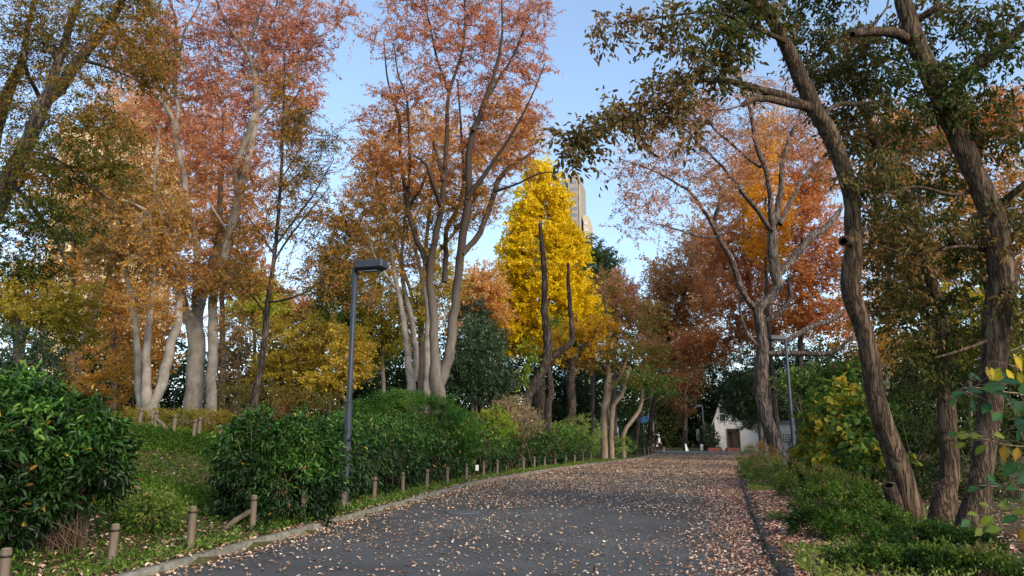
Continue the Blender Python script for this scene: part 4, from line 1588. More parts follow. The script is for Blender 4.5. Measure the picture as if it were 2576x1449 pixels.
# ------------------------------------------------------------------ cherry right of the path
tree("cherry_tree", "dark forked cherry tree with thin pink leaves beside the right lamp post", "tree", 36.0,
     [L("1967 1164 40 1942 1099 35 1917 1014 32 1914 949 35 1917 874 30 1914 824 25 1907 779 23 1937 749 23 1957 720 24 1947 675 27 1942 575 23 1957 525 16 1962 475 13 1967 410 12 1987 345 9 2012 280 5 2030 200 3", 0, -1, g=True),
      L("1907 782 18 1887 764 15 1862 724 15 1842 660 15 1807 597 14 1797 560 12 1807 520 9 1812 470 5", 0, -3),
      L("1804 590 10 1777 540 9 1737 485 8 1717 470 7 1643 430 4 1560 400 2", -2.4, -5),
      L("1800 596 7 1760 595 6 1717 582 5 1640 560 2", -2.5, -5),
      L("1942 578 18 1937 500 14 1927 435 12 1902 365 12 1887 280 9 1867 210 5 1850 120 3", -1, -3),
      L("1912 420 8 1882 400 7 1832 355 6 1792 320 5 1747 250 3", -1.5, -5),
      L("1935 575 12 1905 530 12 1867 485 11 1817 420 7 1772 375 6 1717 320 4 1660 280 2", -1, -6),
      L("1962 565 12 1992 500 10 2027 440 8 2077 390 5 2110 330 3", -1, 2),
      L("1955 690 20 1987 660 18 2035 600 17 2067 580 17 2100 545 13 2117 520 9", 0, 1),
      L("1917 814 13 1967 779 14 1987 745 13 1982 705 10 2010 690 6", 0, -1.5),
      L("1932 889 16 1965 888 15 2017 889 13 2092 887 12 2147 844 6", 0, -1.5),
      L("1967 864 12 2017 834 13 2060 815 12 2092 804 10 2127 774 6", 0.3, 1.5),
      L("1870 722 6 1860 780 6 1880 840 8 1905 870 9", -0.3, -0.8)],
     [(1640, 420, 110, 90, -4.5), (1700, 320, 110, 90, -4), (1620, 560, 80, 60, -4.5), (1800, 280, 110, 110, -4), (1740, 480, 70, 60, -3.5), (1900, 250, 100, 110, -2), (2020, 300, 90, 100, 0), (1830, 420, 80, 70, -3), (2070, 420, 60, 60, 1), (1600, 490, 50, 60, -5), (1930, 380, 70, 60, -1)],
     BARK_CHERRY, P_PINK, n=300, cs=0.85, K=4, m=8, ll=0.11, wr=0.42, sides=12, step=0.3, tipr=0.013, twigs=3, twr=0.006,
     fol=dict(droop=0.5, base_t=0.45, hbias=0.0), penal=0.5)

# ------------------------------------------------------------------ central zelkova group
tree("zelkova_tree", "tall vase shaped zelkova with twin pale trunks and red orange leaves", "tree", 30.0,
     [L("1103 1019 38 1098 964 37 1093 889 24 1090 799 23 1083 724 20 1080 700 18 1088 625 17 1108 535 16 1118 450 13 1123 350 11 1128 240 9 1148 175 7 1168 100 5 1168 -20 4", 0, -1, g=True),
      L("1106 965 28 1128 899 26 1140 799 24 1148 724 21 1153 700 21 1163 600 21 1178 500 20 1178 425 17 1188 340 16 1213 275 13 1238 200 10 1258 125 7 1263 50 5 1260 -60 3", 0, -2),
      L("1162 640 16 1180 620 15 1208 585 15 1238 500 14 1258 445 13 1308 405 10 1345 380 5", -0.8, 0.5),
      L("1180 492 14 1228 425 11 1273 360 8 1308 300 6 1338 240 4 1370 160 3", -1.2, -3),
      L("1244 482 8 1275 472 6 1308 460 5 1358 435 4 1403 436 2", -0.5, -2),
      L("1082 700 16 1076 670 14 1043 590 14 1028 540 12 1023 500 11 1008 400 9 1003 300 8 985 240 6 973 190 4 965 100 3", -0.3, 1.5),
      L("1026 500 9 1030 430 8 1030 375 7 1023 250 6 1003 195 4 990 110 3", 0.6, -1.5),
      L("1108 520 12 1098 490 11 1088 465 10 1073 415 8 1038 390 5", -0.6, -2.5),
      L("1114 455 12 1104 410 10 1098 385 9 1085 340 8", -0.7, -0.5, tip=True),
      L("1118 710 15 1121 640 13 1123 575 11 1153 520 9 1165 450 8 1160 330 6 1150 200 4", 1.5, 2.5),
      L("1190 330 10 1230 240 8 1290 140 6 1330 40 4", -1.5, 1),
      L("1130 235 7 1100 150 6 1080 60 4 1060 -30 3", -0.8, 0.5),
      L("1030 520 9 1060 470 8 1075 430 7", 0.5, -0.3)],
     [(1010, 420, 90, 90), (1050, 250, 110, 110), (1160, 130, 130, 120), (1290, 110, 100, 110), (1220, 300, 110, 100), (1130, 420, 120, 100), (1290, 300, 80, 90), (950, 380, 60, 90), (1000, 90, 70, 90), (1330, 40, 60, 70), (1060, 20, 100, 60),
      (1200, 10, 120, 60), (1080, 560, 120, 80), (1260, 420, 70, 60), (960, 520, 60, 70), (1190, 520, 60, 70), (1330, 190, 50, 70)],
     BARK_GREY, P_REDTOP, n=520, cs=0.75, K=5, m=11, ll=0.085, wr=0.5, sides=12, step=0.35, tipr=0.014, twigs=3, twr=0.006,
     fol=dict(hbias=0.65, base_t=0.48, droop=0.3), penal=0.9)

tree("zelkova_tree", "slender grey multi stem zelkova just left of the twin pale trunks", "tree", 31.5,
     [L("1035 994 27 1028 924 20 1023 859 17 1008 774 15 998 724 13 985 640 11 973 575 9 955 500 6 940 420 3", 0, -1, g=True),
      L("1040 960 18 1045 924 17 1043 849 16 1028 774 14 1015 724 12 1010 640 9 1018 560 7 1020 480 4", 0, 1),
      L("1073 994 22 1075 874 19 1076 780 16 1060 690 12 1040 610 9", 1.5, 2.5, g=True),
      L("1000 730 8 970 690 6 940 640 4 920 560 3", -0.5, -1.5)],
     [(950, 560, 70, 90), (1000, 640, 70, 80), (920, 650, 50, 70), (1050, 680, 60, 60), (960, 760, 60, 50), (910, 470, 50, 60), (1010, 500, 60, 60), (915, 300, 40, 55, -1)],
     BARK_PALE, P_GOLDRED, n=150, cs=0.8, K=4, m=9, ll=0.085, wr=0.5, tipr=0.012, fol=dict(hbias=0.4, base_t=0.45))

# ------------------------------------------------------------------ left group
tree("leaning_tree", "dark leaning tree at the left edge with green leaves below and orange above", "tree", 13.0,
     [L("-150 1000 80 -120 800 66 -60 620 56 0 500 44 25 440 38 65 370 35 95 300 34 115 250 34 150 220 30 200 150 25 250 85 22 295 25 18 330 -60 14 360 -160 9", 0, 0, g=True),
      L("117 250 24 130 205 22 160 120 20 175 65 17 200 0 14 220 -90 9", 0, 1),
      L("-120 800 40 -60 560 32 -20 380 30 0 290 29 30 210 24 55 160 18 70 80 12 90 -30 8", 0.5, 1.5),
      L("100 245 12 85 215 10 70 190 9 58 120 6", 0, -1),
      L("60 380 12 140 400 8 230 470 6 300 520 3", 0, -1.5),
      L("20 450 12 80 520 9 140 600 7 170 680 4", 0, -1.5),
      L("200 150 9 270 170 7 340 200 4", 0, -1)],
     [(60, 420, 130, 80), (170, 400, 120, 80, -1), (60, 560, 110, 80, -0.8), (150, 560, 80, 70, -1.2), (60, 660, 90, 60, -0.8), (240, 330, 110, 80, -0.8), (300, 420, 70, 60, -1), (60, 130, 120, 100, 0.5), (180, 60, 130, 90, 0.5),
      (300, 100, 110, 100, -0.5), (40, 280, 100, 80, 0.5), (380, 170, 70, 90, -0.5), (20, -20, 130, 60, 0), (330, -10, 100, 60), (200, 240, 80, 70, -0.8)],
     BARK_DARK, P_GRNORG, n=430, cs=0.42, K=5, m=11, ll=0.068, wr=0.4, sides=16, step=0.2, tipr=0.008, twigs=4, twr=0.003, wob=0.008,
     fol=dict(hbias=0.85, base_t=0.4, droop=0.3, flat=0.35, up=1.2), penal=0.3)

tree("pale_barked_tree", "thickest pale trunk on the left bank, forking into dark upper limbs", "tree", 27.0,
     [L("485 1034 48 492 949 44 495 849 42 485 810 36 465 780 26 452 740 23 435 700 22 400 615 17 380 550 14 386 500 10 392 420 8 400 330 5", 0, -1, g=True),
      L("497 850 26 500 789 24 520 700 20 550 600 17 555 475 13 560 380 9 560 280 5", 0, 1.5),
      L("492 820 22 494 700 18 495 600 18 470 535 18 465 450 17 445 360 17 440 315 17", 0, -0.6),
      L("442 318 12 415 265 13 380 225 9 350 180 5 330 110 3", -0.6, -2),
      L("440 315 14 450 280 11 440 225 10 442 125 8 440 40 6 425 0 5 415 -80 3", -0.6, 0.5),
      L("450 145 6 465 75 5 500 15 4 520 -60 3", 0, 1.5),
      L("382 550 10 360 525 9 335 512 6 300 500 3", -0.8, -2)],
     [(430, 200, 110, 100), (390, 330, 110, 90), (470, 60, 100, 80), (360, 120, 80, 80), (420, 450, 110, 80), (520, 380, 80, 100), (520, 200, 60, 90), (350, 520, 90, 80, -1), (440, 580, 80, 70), (540, 560, 60, 70), (460, 680, 90, 70, -1.5), (560, 690, 80, 60, -1.5), (360, 660, 80, 60)],
     BARK_PALE, P_REDTOP, n=450, cs=0.72, K=5, m=10, ll=0.085, wr=0.48, sides=14, step=0.35, tipr=0.013, twigs=3, twr=0.006,
     fol=dict(hbias=0.8, base_t=0.42, droop=0.3), penal=0.7)

tree("pale_barked_tree", "tall straight white barked trunk right of the thickest pale trunk", "tree", 26.4,
     [L("530 1044 28 532 949 25 535 849 24 535 749 22 548 690 20 565 640 20 580 575 20 600 500 20 612 450 18 620 415 18 635 350 18 645 280 17 642 200 14 630 150 10 620 130 10 575 65 6 545 0 4 530 -60 3", 0, -1, g=True),
      L("600 500 16 592 435 16 610 370 16 630 320 14 640 285 12", -0.3, -1.2),
      L("643 205 10 660 140 9 675 75 7 695 20 5 700 -60 3", -0.6, 1),
      L("622 132 8 640 70 7 665 0 5 672 -70 3", -0.6, -1.5),
      L("645 300 7 700 240 6 760 150 5 800 90 3", -0.5, -2),
      L("575 590 8 545 540 6 520 500 4", -0.3, -1)],
     [(640, 90, 100, 100), (740, 60, 100, 80), (860, 40, 60, 45, -1), (720, 180, 80, 90), (600, 230, 70, 90), (680, 320, 90, 90), (580, 400, 70, 80), (650, 460, 80, 80), (570, 40, 70, 70), (700, -20, 110, 50), (760, 270, 50, 70), (610, 580, 60, 60), (540, 720, 70, 60, -1), (780, 120, 60, 60)],
     BARK_PALE, P_REDTOP, n=400, cs=0.72, K=5, m=10, ll=0.085, wr=0.48, sides=14, step=0.35, tipr=0.013, twigs=3, twr=0.006,
     fol=dict(hbias=0.7, base_t=0.42, droop=0.3), penal=0.7)

tree("pale_forked_tree", "pale tree on the bank splitting near the ground into two leaning stems", "tree", 24.5,
     [L("373 1030 32 370 974 26 369 930 21 369 889 18 375 824 18 380 774 16 388 700 13 384 620 10 378 540 6", 0, 0.5, g=True),
      L("385 1022 26 407 964 26 425 894 25 440 834 22 452 775 19 455 720 16 440 640 12 430 560 8 425 480 4", 0, 1.5, g=True),
      L("352 1010 16 345 974 17 345 874 16 335 774 15 325 724 14 310 650 12 305 575 8 300 500 4", 1.5, 2.5, g=True),
      L("318 690 9 290 620 9 262 560 7 245 480 4", 2, 3)],
     [(330, 600, 100, 90, 1.5), (400, 640, 80, 80), (300, 480, 90, 80, 2), (420, 540, 70, 80), (260, 620, 80, 70, 2), (390, 760, 80, 50, -1), (220, 540, 60, 60, 2)],
     BARK_PALE, P_ORG, n=220, cs=0.8, K=5, m=10, ll=0.08, wr=0.48, tipr=0.012, fol=dict(hbias=0.4, base_t=0.45))

tree("slim_tree", "slim dark upright tree with sparse leaves against the sky, right of the white trunk", "tree", 22.0,
     [L("637 1034 20 652 949 17 667 839 15 672 774 13 680 715 11 692 625 10 705 475 8 712 300 6 715 200 4 716 120 2.5", 0, 0, g=True),
      L("676 760 6 720 754 5 770 734 4 820 700 2", 0, -1.5),
      L("688 660 6 725 600 5 780 530 4 830 470 2", 0, 1.2),
      L("692 620 5 750 540 5 785 495 4 840 400 2", 0, -1.2),
      L("689 640 5 645 575 4 620 540 2", 0, 1),
      L("668 790 6 635 745 5 610 724 4 560 690 2", 0, -1),
      L("664 850 5 630 825 4 590 805 2", 0, -1),
      L("707 450 4 740 400 4 770 340 2", 0, 1),
      L("712 300 3 740 250 3 770 200 2", 0, -.6)],
     [(760, 440, 75, 100), (800, 560, 60, 70), (830, 660, 60, 60), (740, 300, 60, 90), (770, 700, 70, 50, -1), (630, 720, 60, 40, -1), (700, 220, 40, 60), (820, 370, 40, 60), (700, 560, 60, 60), (600, 800, 60, 30, -1)],
     BARK_DARK, P_GRNORG, n=210, cs=0.6, K=4, m=7, ll=0.085, wr=0.36, sides=10, step=0.3, tipr=0.008, twigs=3, twr=0.0035,
     fol=dict(hbias=0.3, base_t=0.5, droop=0.5), penal=0.8)

# ------------------------------------------------------------------ middle distance
tree("ginkgo_tree", "tall cone shaped ginkgo in brilliant yellow at the bend of the path", "tree", 56.0,
     [L("1362 1050 20 1362 900 17 1360 750 14 1360 600 9 1360 470 4 1360 420 2", 0, 0, g=True)],
     [(1360, 440, 40, 45), (1360, 500, 70, 60), (1362, 570, 92, 70), (1366, 650, 112, 80), (1366, 750, 128, 85), (1362, 830, 132, 65), (1285, 780, 55, 80), (1440, 750, 60, 80), (1410, 610, 55, 60), (1318, 610, 52, 60), (1475, 810, 50, 60), (1295, 700, 55, 65), (1278, 835, 60, 60), (1310, 640, 45, 50)],
     BARK_DARK, P_YELLOW, n=1050, cs=0.8, K=5, m=11, ll=0.16, wr=0.8, tipr=0.02, twigs=0, brk=3, shell=0.3,
     fol=dict(hbias=0.25, base_t=0.5, droop=0.5, tn=0.25), penal=1.4)

tree("pollarded_tree", "dark leaning pollarded tree with two bare cut limbs in front of the ginkgo", "tree", 38.0,
     [L("1323 1019 26 1353 954 23 1373 914 25 1378 854 24 1370 799 19 1368 749 17 1370 700 15 1365 625 13 1358 562 9", 0, -0.6, g=True, tip=True),
      L("1376 912 20 1390 900 18 1408 884 17 1438 859 15 1436 799 12 1430 724 10 1428 662 8", 0, -0.8, tip=True),
      L("1378 1034 19 1385 984 17 1380 930 14 1376 900 12", 0.6, 0.2, g=True),
      L("1352 1030 17 1350 970 15 1356 930 11", 1.5, 1.5, g=True, tip=True)],
     [(1340, 900, 35, 45), (1310, 960, 30, 40), (1400, 800, 30, 40), (1350, 640, 25, 40)],
     BARK_DARK, P_BRIGHT, n=26, cs=0.7, K=4, m=8, ll=0.1, wr=0.5, sides=12, step=0.3, tipr=0.012, fol=dict(base_t=0.6))

tree("yellow_leaved_tree", "spreading tree with deep yellow leaves at the right foot of the ginkgo", "tree", 46.0,
     [L("1438 1040 22 1435 964 24 1440 914 19 1460 880 13 1490 850 8 1510 810 4", 0, -1, g=True), L("1440 920 12 1415 880 9 1400 840 5", 0, 1), L("1445 905 9 1447 850 7 1450 790 4", 0, 0)],
     [(1450, 840, 70, 45), (1500, 860, 50, 45), (1400, 870, 45, 40), (1460, 900, 60, 25), (1520, 820, 35, 35)],
     BARK_DARK, ["#8c6f1c", "#b38a20", "#c99a24", "#d6ab35", "#d9b850"], n=80, cs=0.9, K=5, m=12, ll=0.12, wr=0.5, twigs=0, fol=dict(flat=0.4))

tree("evergreen_tree", "small round bluish dark evergreen with a thin trunk behind the hedge", "tree", 33.0,
     [L("1197 1070 11 1197 1010 11 1199 940 9 1202 870 5", 0, 0, g=True), L("1198 990 5 1170 950 4 1150 910 2"), L("1199 980 5 1235 940 4 1255 900 2")],
     [(1200, 920, 95, 75), (1165, 940, 55, 50), (1240, 940, 55, 50), (1205, 840, 60, 50), (1195, 990, 70, 30)],
     BARK_DARK, P_BLUEG, n=190, cs=0.6, K=5, m=12, ll=0.09, wr=0.4, tipr=0.012, twigs=0, leafmat=LEAF_GLOSS, shell=0.3)

tree("dark_evergreen_tree", "taller dark evergreen behind the small round one, left of the ginkgo", "tree", 44.0,
     [L("1215 1060 14 1215 900 11 1212 760 6", 0, 0, g=True)],
     [(1205, 870, 60, 70), (1195, 800, 42, 50), (1175, 890, 40, 50)],
     BARK_DARK, P_DARK, n=90, cs=0.9, K=5, m=12, ll=0.13, wr=0.4, twigs=0, leafmat=LEAF_GLOSS)

tree("pale_forked_tree", "smooth pale tan trunks with an upswept fork where the path bends right", "tree", 47.0,
     [L("1520 1109 22 1523 1024 21 1527 984 19 1530 940 14 1528 900 11 1530 824 9 1523 774 7 1518 700 4", 0, 0, g=True),
      L("1527 985 12 1545 965 9 1558 949 8 1572 915 6 1583 880 4", 0, -1),
      L("1537 1104 13 1538 1050 13 1540 1022 12 1563 994 10 1575 950 8 1585 925 5", -0.2, -1.2, g=True)],
     [(1580, 860, 80, 60), (1530, 740, 50, 70), (1610, 800, 60, 60), (1550, 900, 70, 30, -1), (1600, 950, 70, 22, -1.5), (1650, 900, 50, 40)],
     BARK_TAN, ["#3d4a1c", "#5f6427", "#8a7436", "#a87a48", "#b98a66"], n=120, cs=0.95, K=4, m=10, ll=0.12, wr=0.45, twigs=0, fol=dict(hbias=0.7, flat=0.4))

tree("leaning_sapling", "thin pale stem leaning right behind the clipped round bush", "tree", 52.0,
     [L("1568 1092 10 1588 1059 10 1613 1019 9 1615 974 7 1622 940 4", 0, 0, g=True)],
     [(1640, 960, 70, 30), (1600, 940, 50, 25), (1680, 980, 50, 22)],
     BARK_TAN, P_GREEN, n=45, cs=0.9, K=4, m=10, ll=0.12, wr=0.45, twigs=0, fol=dict(flat=0.3))

tree("evergreen_tree", "low spreading dark evergreen in front of the white cottage", "tree", 62.0,
     [L("1913 1140 10 1912 1090 9 1908 1050 7 1900 1000 4", 0, 0, g=True), L("1922 1140 8 1924 1090 7 1935 1040 4", 0, 0.5, g=True)],
     [(1905, 1000, 65, 55), (1860, 985, 40, 40), (1950, 1000, 50, 50), (1900, 950, 60, 35), (1885, 1060, 22, 30), (1975, 1030, 30, 30), (1848, 1005, 30, 38), (1856, 1040, 18, 18), (1838, 1012, 22, 30), (1846, 1046, 15, 12)],
     BARK_DARK, P_DARK, n=230, cs=0.9, K=5, m=12, ll=0.14, wr=0.45, twigs=0, leafmat=LEAF_GLOSS)

tree("camphor_tree", "bright green rounded tree behind the right lamp post", "tree", 44.0,
     [L("2075 1130 14 2072 1060 12 2080 1000 7", 0, 0, g=True), L("2035 1125 9 2030 1080 9 2010 1040 7 1995 1010 4", -1, -1, g=True)],
     [(2090, 950, 75, 45), (2040, 980, 60, 45), (2130, 990, 60, 50), (2000, 950, 40, 35), (2080, 1010, 60, 40)],
     BARK_DARK, P_GREEN, n=150, cs=0.8, K=5, m=12, ll=0.11, wr=0.5, twigs=0, leafmat=LEAF_GLOSS)

tree("conifer", "tall dark conifer trunk with reddish brown drooping foliage left of the cottage", "tree", 84.0,
     [L("1723 1131 13 1722 1000 12 1720 850 10 1718 700 6", 0, 0, g=True)],
     [(1715, 1000, 36, 55), (1700, 950, 40, 50), (1735, 930, 40, 60), (1715, 860, 55, 60)],
     BARK_DARK, ["#33301c", "#4b3f24", "#664a2c", "#7d5434", "#8c5f3c"], n=90, cs=1.3, K=5, m=12, ll=0.2, wr=0.4, twigs=0, fol=dict(droop=0.9))
# ------------------------------------------------------------------ trees further back: name, label, Y, trunk limbs, crown, bark, palette, options
BACK = [
 ("orange_zelkova", "rounded orange crown showing behind the vase shaped zelkova", 47, ["1062 1000 16 1060 850 14 1070 640 11 1085 480 7 1090 340 4", "1060 840 10 1000 640 8 960 480 5", "1066 720 10 1160 560 8 1230 420 5"],
  [(960, 380, 70, 80), (1050, 340, 90, 80), (1150, 380, 90, 90), (1260, 370, 80, 80), (1320, 330, 50, 70), (940, 480, 60, 70), (1060, 480, 90, 80), (1190, 510, 80, 60), (1000, 590, 70, 60), (1270, 280, 60, 50)], BARK_GREY, P_ORG, 300, 1.2, 0.12, dict(base_t=0.6)),
 ("orange_tree", "broad orange tree filling the gap behind the left leaning tree", 40, ["182 960 16 182 849 15 182 724 12 190 620 8 200 520 4", "200 945 12 200 874 13 215 839 11 235 799 10 262 730 6 280 650 3"],
  [(150, 560, 120, 110), (260, 480, 110, 110), (250, 650, 110, 90), (120, 700, 110, 80), (200, 380, 120, 90), (60, 450, 90, 100), (320, 330, 100, 90)], BARK_GREY, P_ORG, 210, 1.2, 0.12, {}),
 ("golden_tree", "low golden leaved tree at the far left with twin grey stems", 34, ["40 940 16 40 889 15 42 799 14 50 700 9 60 640 4", "52 940 12 56 860 12 80 800 9 105 740 5"],
  [(50, 800, 110, 80), (140, 830, 90, 70), (60, 720, 90, 60), (-30, 760, 80, 90), (170, 760, 70, 60)], BARK_GREY, P_OLIVE, 160, 1.0, 0.11, {}),
 ("orange_tree", "orange tree behind the pale forked stems on the bank", 42, ["290 980 12 285 850 11 280 750 8 275 650 4"],
  [(300, 830, 90, 80), (260, 760, 80, 70), (340, 740, 80, 80), (420, 800, 70, 70), (380, 900, 70, 60)], BARK_GREY, P_ORG, 170, 1.1, 0.12, dict(base_t=0.42)),
 ("red_orange_tree", "tall red orange tree behind the thickest pale trunk", 46, ["560 1000 14 560 850 13 555 650 10 550 480 6 548 330 3"],
  [(540, 600, 110, 90), (600, 700, 90, 70), (500, 480, 110, 100), (440, 360, 110, 110), (600, 520, 70, 90), (620, 640, 60, 60), (330, 250, 90, 100), (550, 300, 60, 90)], BARK_GREY, P_RUST, 290, 1.3, 0.13, dict(base_t=0.55)),
 ("brown_twiggy_tree", "small brownish twiggy tree between the white trunk and the slim dark trunk", 38, ["600 1040 8 600 960 7 598 880 4", "605 1040 6 625 950 5 640 890 3"],
  [(600, 880, 60, 70), (600, 950, 60, 60), (570, 820, 50, 40)], BARK_GREY, ["#4a3f2a", "#6b583a", "#86694a", "#94744f", "#8e7a44"], 90, 0.8, 0.09, dict(m=8)),
 ("olive_tree", "rounded olive yellow tree behind the round dark bush", 37, ["745 1040 9 745 960 8 750 890 5 760 830 3", "748 1000 6 715 940 5 700 880 3"],
  [(740, 860, 80, 70), (700, 920, 60, 60), (790, 910, 60, 60), (750, 980, 80, 40), (810, 840, 50, 50)], BARK_DARK, P_OLIVE, 160, 0.9, 0.1, dict(base_t=0.38)),
 ("bright_green_tree", "bright green tree behind the head of the tall lamp post", 46, ["880 1020 10 885 900 9 890 780 5"],
  [(890, 790, 60, 80), (850, 720, 55, 60), (930, 850, 55, 70), (830, 820, 50, 50)], BARK_DARK, P_BRIGHT, 140, 1.1, 0.13, dict(base_t=0.35)),
 ("yellow_green_tree", "low yellow leaved tree left of the tall lamp post, with drooping sprays", 33, ["850 1020 7 855 950 6 870 880 4"],
  [(870, 900, 50, 40), (900, 935, 45, 25), (830, 960, 50, 40), (880, 850, 45, 35)], BARK_DARK, P_OLIVE, 80, 0.75, 0.1, dict(base_t=0.7, flat=0.3)),
 ("amber_tree", "amber and green tree between the tall lamp post and the pale zelkova stems", 43, ["965 1010 11 962 920 10 960 820 7 955 700 4"],
  [(960, 790, 70, 80), (930, 700, 60, 70), (990, 860, 50, 60), (1050, 780, 60, 70), (940, 620, 50, 60), (1110, 700, 60, 80)], BARK_GREY, P_OLIVE, 190, 1.1, 0.12, dict(base_t=0.62)),
 ("dull_green_tree", "dull green tree half behind the slim tree, left of the lamp head", 40, ["830 1010 9 832 900 8 835 780 5 838 690 3"],
  [(835, 660, 45, 60), (860, 590, 40, 60), (840, 740, 50, 50), (880, 680, 40, 50), (900, 560, 35, 60)], BARK_GREY, P_GRNORG, 100, 0.9, 0.11, dict(base_t=0.45)),
 ("pale_green_tree", "distant pale yellow green tree seen in the sky gap right of the white trunk", 66, ["640 1020 10 640 850 8 642 730 4"],
  [(640, 720, 50, 55), (620, 770, 50, 50), (670, 790, 50, 50)], BARK_GREY, P_BRIGHT, 90, 1.4, 0.2, dict(base_t=0.75)),
 ("dusky_pink_tree", "distant dusky pink tree low in the sky gap behind the slim dark trunk", 68, ["725 1020 9 725 860 7 725 760 4"],
  [(720, 760, 60, 40), (770, 790, 50, 40), (690, 800, 50, 40)], BARK_GREY, P_PINK, 80, 1.4, 0.19, {}),
 ("tan_tree", "tan orange tree left of the ginkgo, above the dark evergreens", 52, ["1190 1020 12 1190 860 10 1192 740 5"],
  [(1195, 740, 60, 55), (1160, 790, 55, 55), (1235, 730, 40, 50), (1240, 790, 40, 50), (1215, 690, 35, 35)], BARK_GREY, P_ORG, 130, 1.2, 0.14, dict(base_t=0.6)),
 ("grey_green_tree", "distant grey green broadleaf right of the tower block", 72, ["1490 1040 12 1490 800 9 1490 670 4"],
  [(1488, 650, 42, 60), (1505, 710, 35, 50), (1470, 720, 40, 60), (1520, 660, 22, 40)], BARK_GREY, P_BLUEG, 100, 1.5, 0.2, dict(base_t=0.8)),
 ("rosy_tan_tree", "rosy tan tree between the ginkgo and the pale tan trunks", 64, ["1545 1050 11 1545 880 9 1542 750 5"],
  [(1540, 740, 40, 60), (1515, 790, 40, 60), (1570, 800, 45, 60), (1560, 730, 22, 40)], BARK_GREY, P_PINK, 110, 1.4, 0.18, dict(base_t=0.6)),
 ("brown_orange_tree", "small brown orange tree low in the sky gap at the end of the path", 93, ["1640 1080 9 1640 900 7 1640 800 4"],
  [(1625, 810, 40, 60), (1660, 830, 40, 60), (1640, 890, 50, 40)], BARK_GREY, P_PINK, 90, 1.4, 0.2, dict(base_t=0.45)),
 ("russet_tree", "rounded russet tree right of the sky gap, beyond the cherry", 66, ["1632 1110 13 1650 980 11 1690 820 9 1735 700 6 1738 620 3"],
  [(1730, 680, 80, 80), (1690, 740, 70, 80), (1770, 740, 70, 90), (1720, 820, 90, 60), (1660, 700, 40, 60), (1750, 610, 50, 50), (1670, 800, 40, 50)], BARK_DARK, ["#8c6a38", "#b88448", "#cf9a60", "#daa874", "#e0b68c"], 280, 1.4, 0.17, dict(base_t=0.7, m=13)),
 ("russet_tree", "tallest russet tree behind the cherry fork", 60, ["1938 1090 14 1925 900 13 1880 700 9 1866 480 4"],
  [(1860, 480, 70, 90), (1840, 600, 90, 90), (1900, 640, 90, 90), (1850, 740, 100, 80), (1790, 620, 50, 70), (1890, 400, 50, 70), (1900, 820, 90, 50), (1820, 850, 90, 50), (1750, 870, 80, 45)], BARK_DARK, P_RUST, 380, 1.5, 0.17, dict(base_t=0.5)),
 ("golden_ginkgo_tree", "narrow golden orange ginkgo glowing behind the cherry fork", 51, ["1955 1090 14 1930 800 11 1925 500 6 1925 350 3"],
  [(1918, 350, 30, 50), (1925, 430, 42, 60), (1925, 530, 50, 70), (1960, 560, 40, 60), (1920, 620, 50, 50), (1935, 300, 22, 40)], BARK_DARK, ["#a8741a", "#cf8f1c", "#e09c22", "#e8a92e", "#e8b850"], 130, 1.0, 0.15, dict(base_t=0.5, m=9)),
 ("orange_brown_tree", "orange brown tree between the cherry and the leaning trunk", 54, ["2010 1080 15 2012 900 13 2015 700 9 2020 480 4"],
  [(2010, 700, 90, 80), (2030, 580, 80, 90), (2060, 430, 70, 100), (1990, 800, 100, 60), (2080, 800, 80, 70), (2090, 660, 70, 90), (2000, 480, 50, 70), (1960, 380, 50, 70)], BARK_DARK, P_RUST, 320, 1.4, 0.16, dict(base_t=0.42)),
 ("orange_tree", "orange tree showing between the leaning trunk and the slimmer furrowed one", 42, ["2230 1080 14 2230 900 12 2235 700 9 2240 500 4"],
  [(2230, 760, 90, 90), (2240, 620, 90, 90), (2200, 880, 90, 60), (2240, 460, 90, 80), (2250, 330, 90, 80), (2330, 680, 70, 90)], BARK_GREY, P_ORG, 270, 1.2, 0.13, dict(base_t=0.5)),
 ("orange_tree", "orange tree behind the upper trunk nearest the right edge", 40, ["2470 1080 14 2470 850 12 2465 600 8 2460 420 4"],
  [(2470, 330, 100, 90), (2400, 480, 90, 90), (2540, 480, 80, 100), (2440, 640, 100, 80), (2560, 650, 70, 80), (2540, 280, 70, 80), (2380, 330, 60, 80)], BARK_GREY, P_GOLDRED, 270, 1.2, 0.13, dict(base_t=0.4)),
 ("olive_tree", "olive tree low behind the furrowed trunks at the right edge", 30, ["2440 1100 10 2440 980 9 2435 860 5"],
  [(2430, 860, 100, 80), (2530, 880, 70, 90), (2350, 900, 70, 70), (2560, 760, 50, 60), (2420, 760, 70, 60)], BARK_GREY, P_OLIVE, 170, 0.9, 0.1, dict(base_t=0.35)),
 ("red_maple", "low spreading maple with red tinted sprays near the end of the path", 60, ["1600 1110 8 1618 1000 7 1655 920 4"],
  [(1690, 880, 70, 25), (1650, 910, 50, 22), (1730, 905, 60, 25), (1690, 950, 60, 22), (1620, 870, 40, 20)], BARK_DARK, ["#5a5228", "#8c6436", "#b57048", "#bf7c58", "#c49068"], 90, 1.1, 0.14, dict(base_t=0.75, flat=0.25)),
]
for name, label, Y, tr_, crown, bark, pal, n, cs, ll, op in BACK:
    fl = dict(hbias=0.35, base_t=0.5)
    fl.update({k: v for k, v in op.items() if k != "m"})
    tree(name, label, "tree", Y, [L(s, 0, 0, g=True) for s in tr_], crown, bark, pal, n=n, cs=cs, K=5, m=op.get("m", 15), ll=ll, wr=0.55, twigs=0, tipr=0.016, brk=3, step=0.8, sides=8,
         fol=fl, penal=0.9)

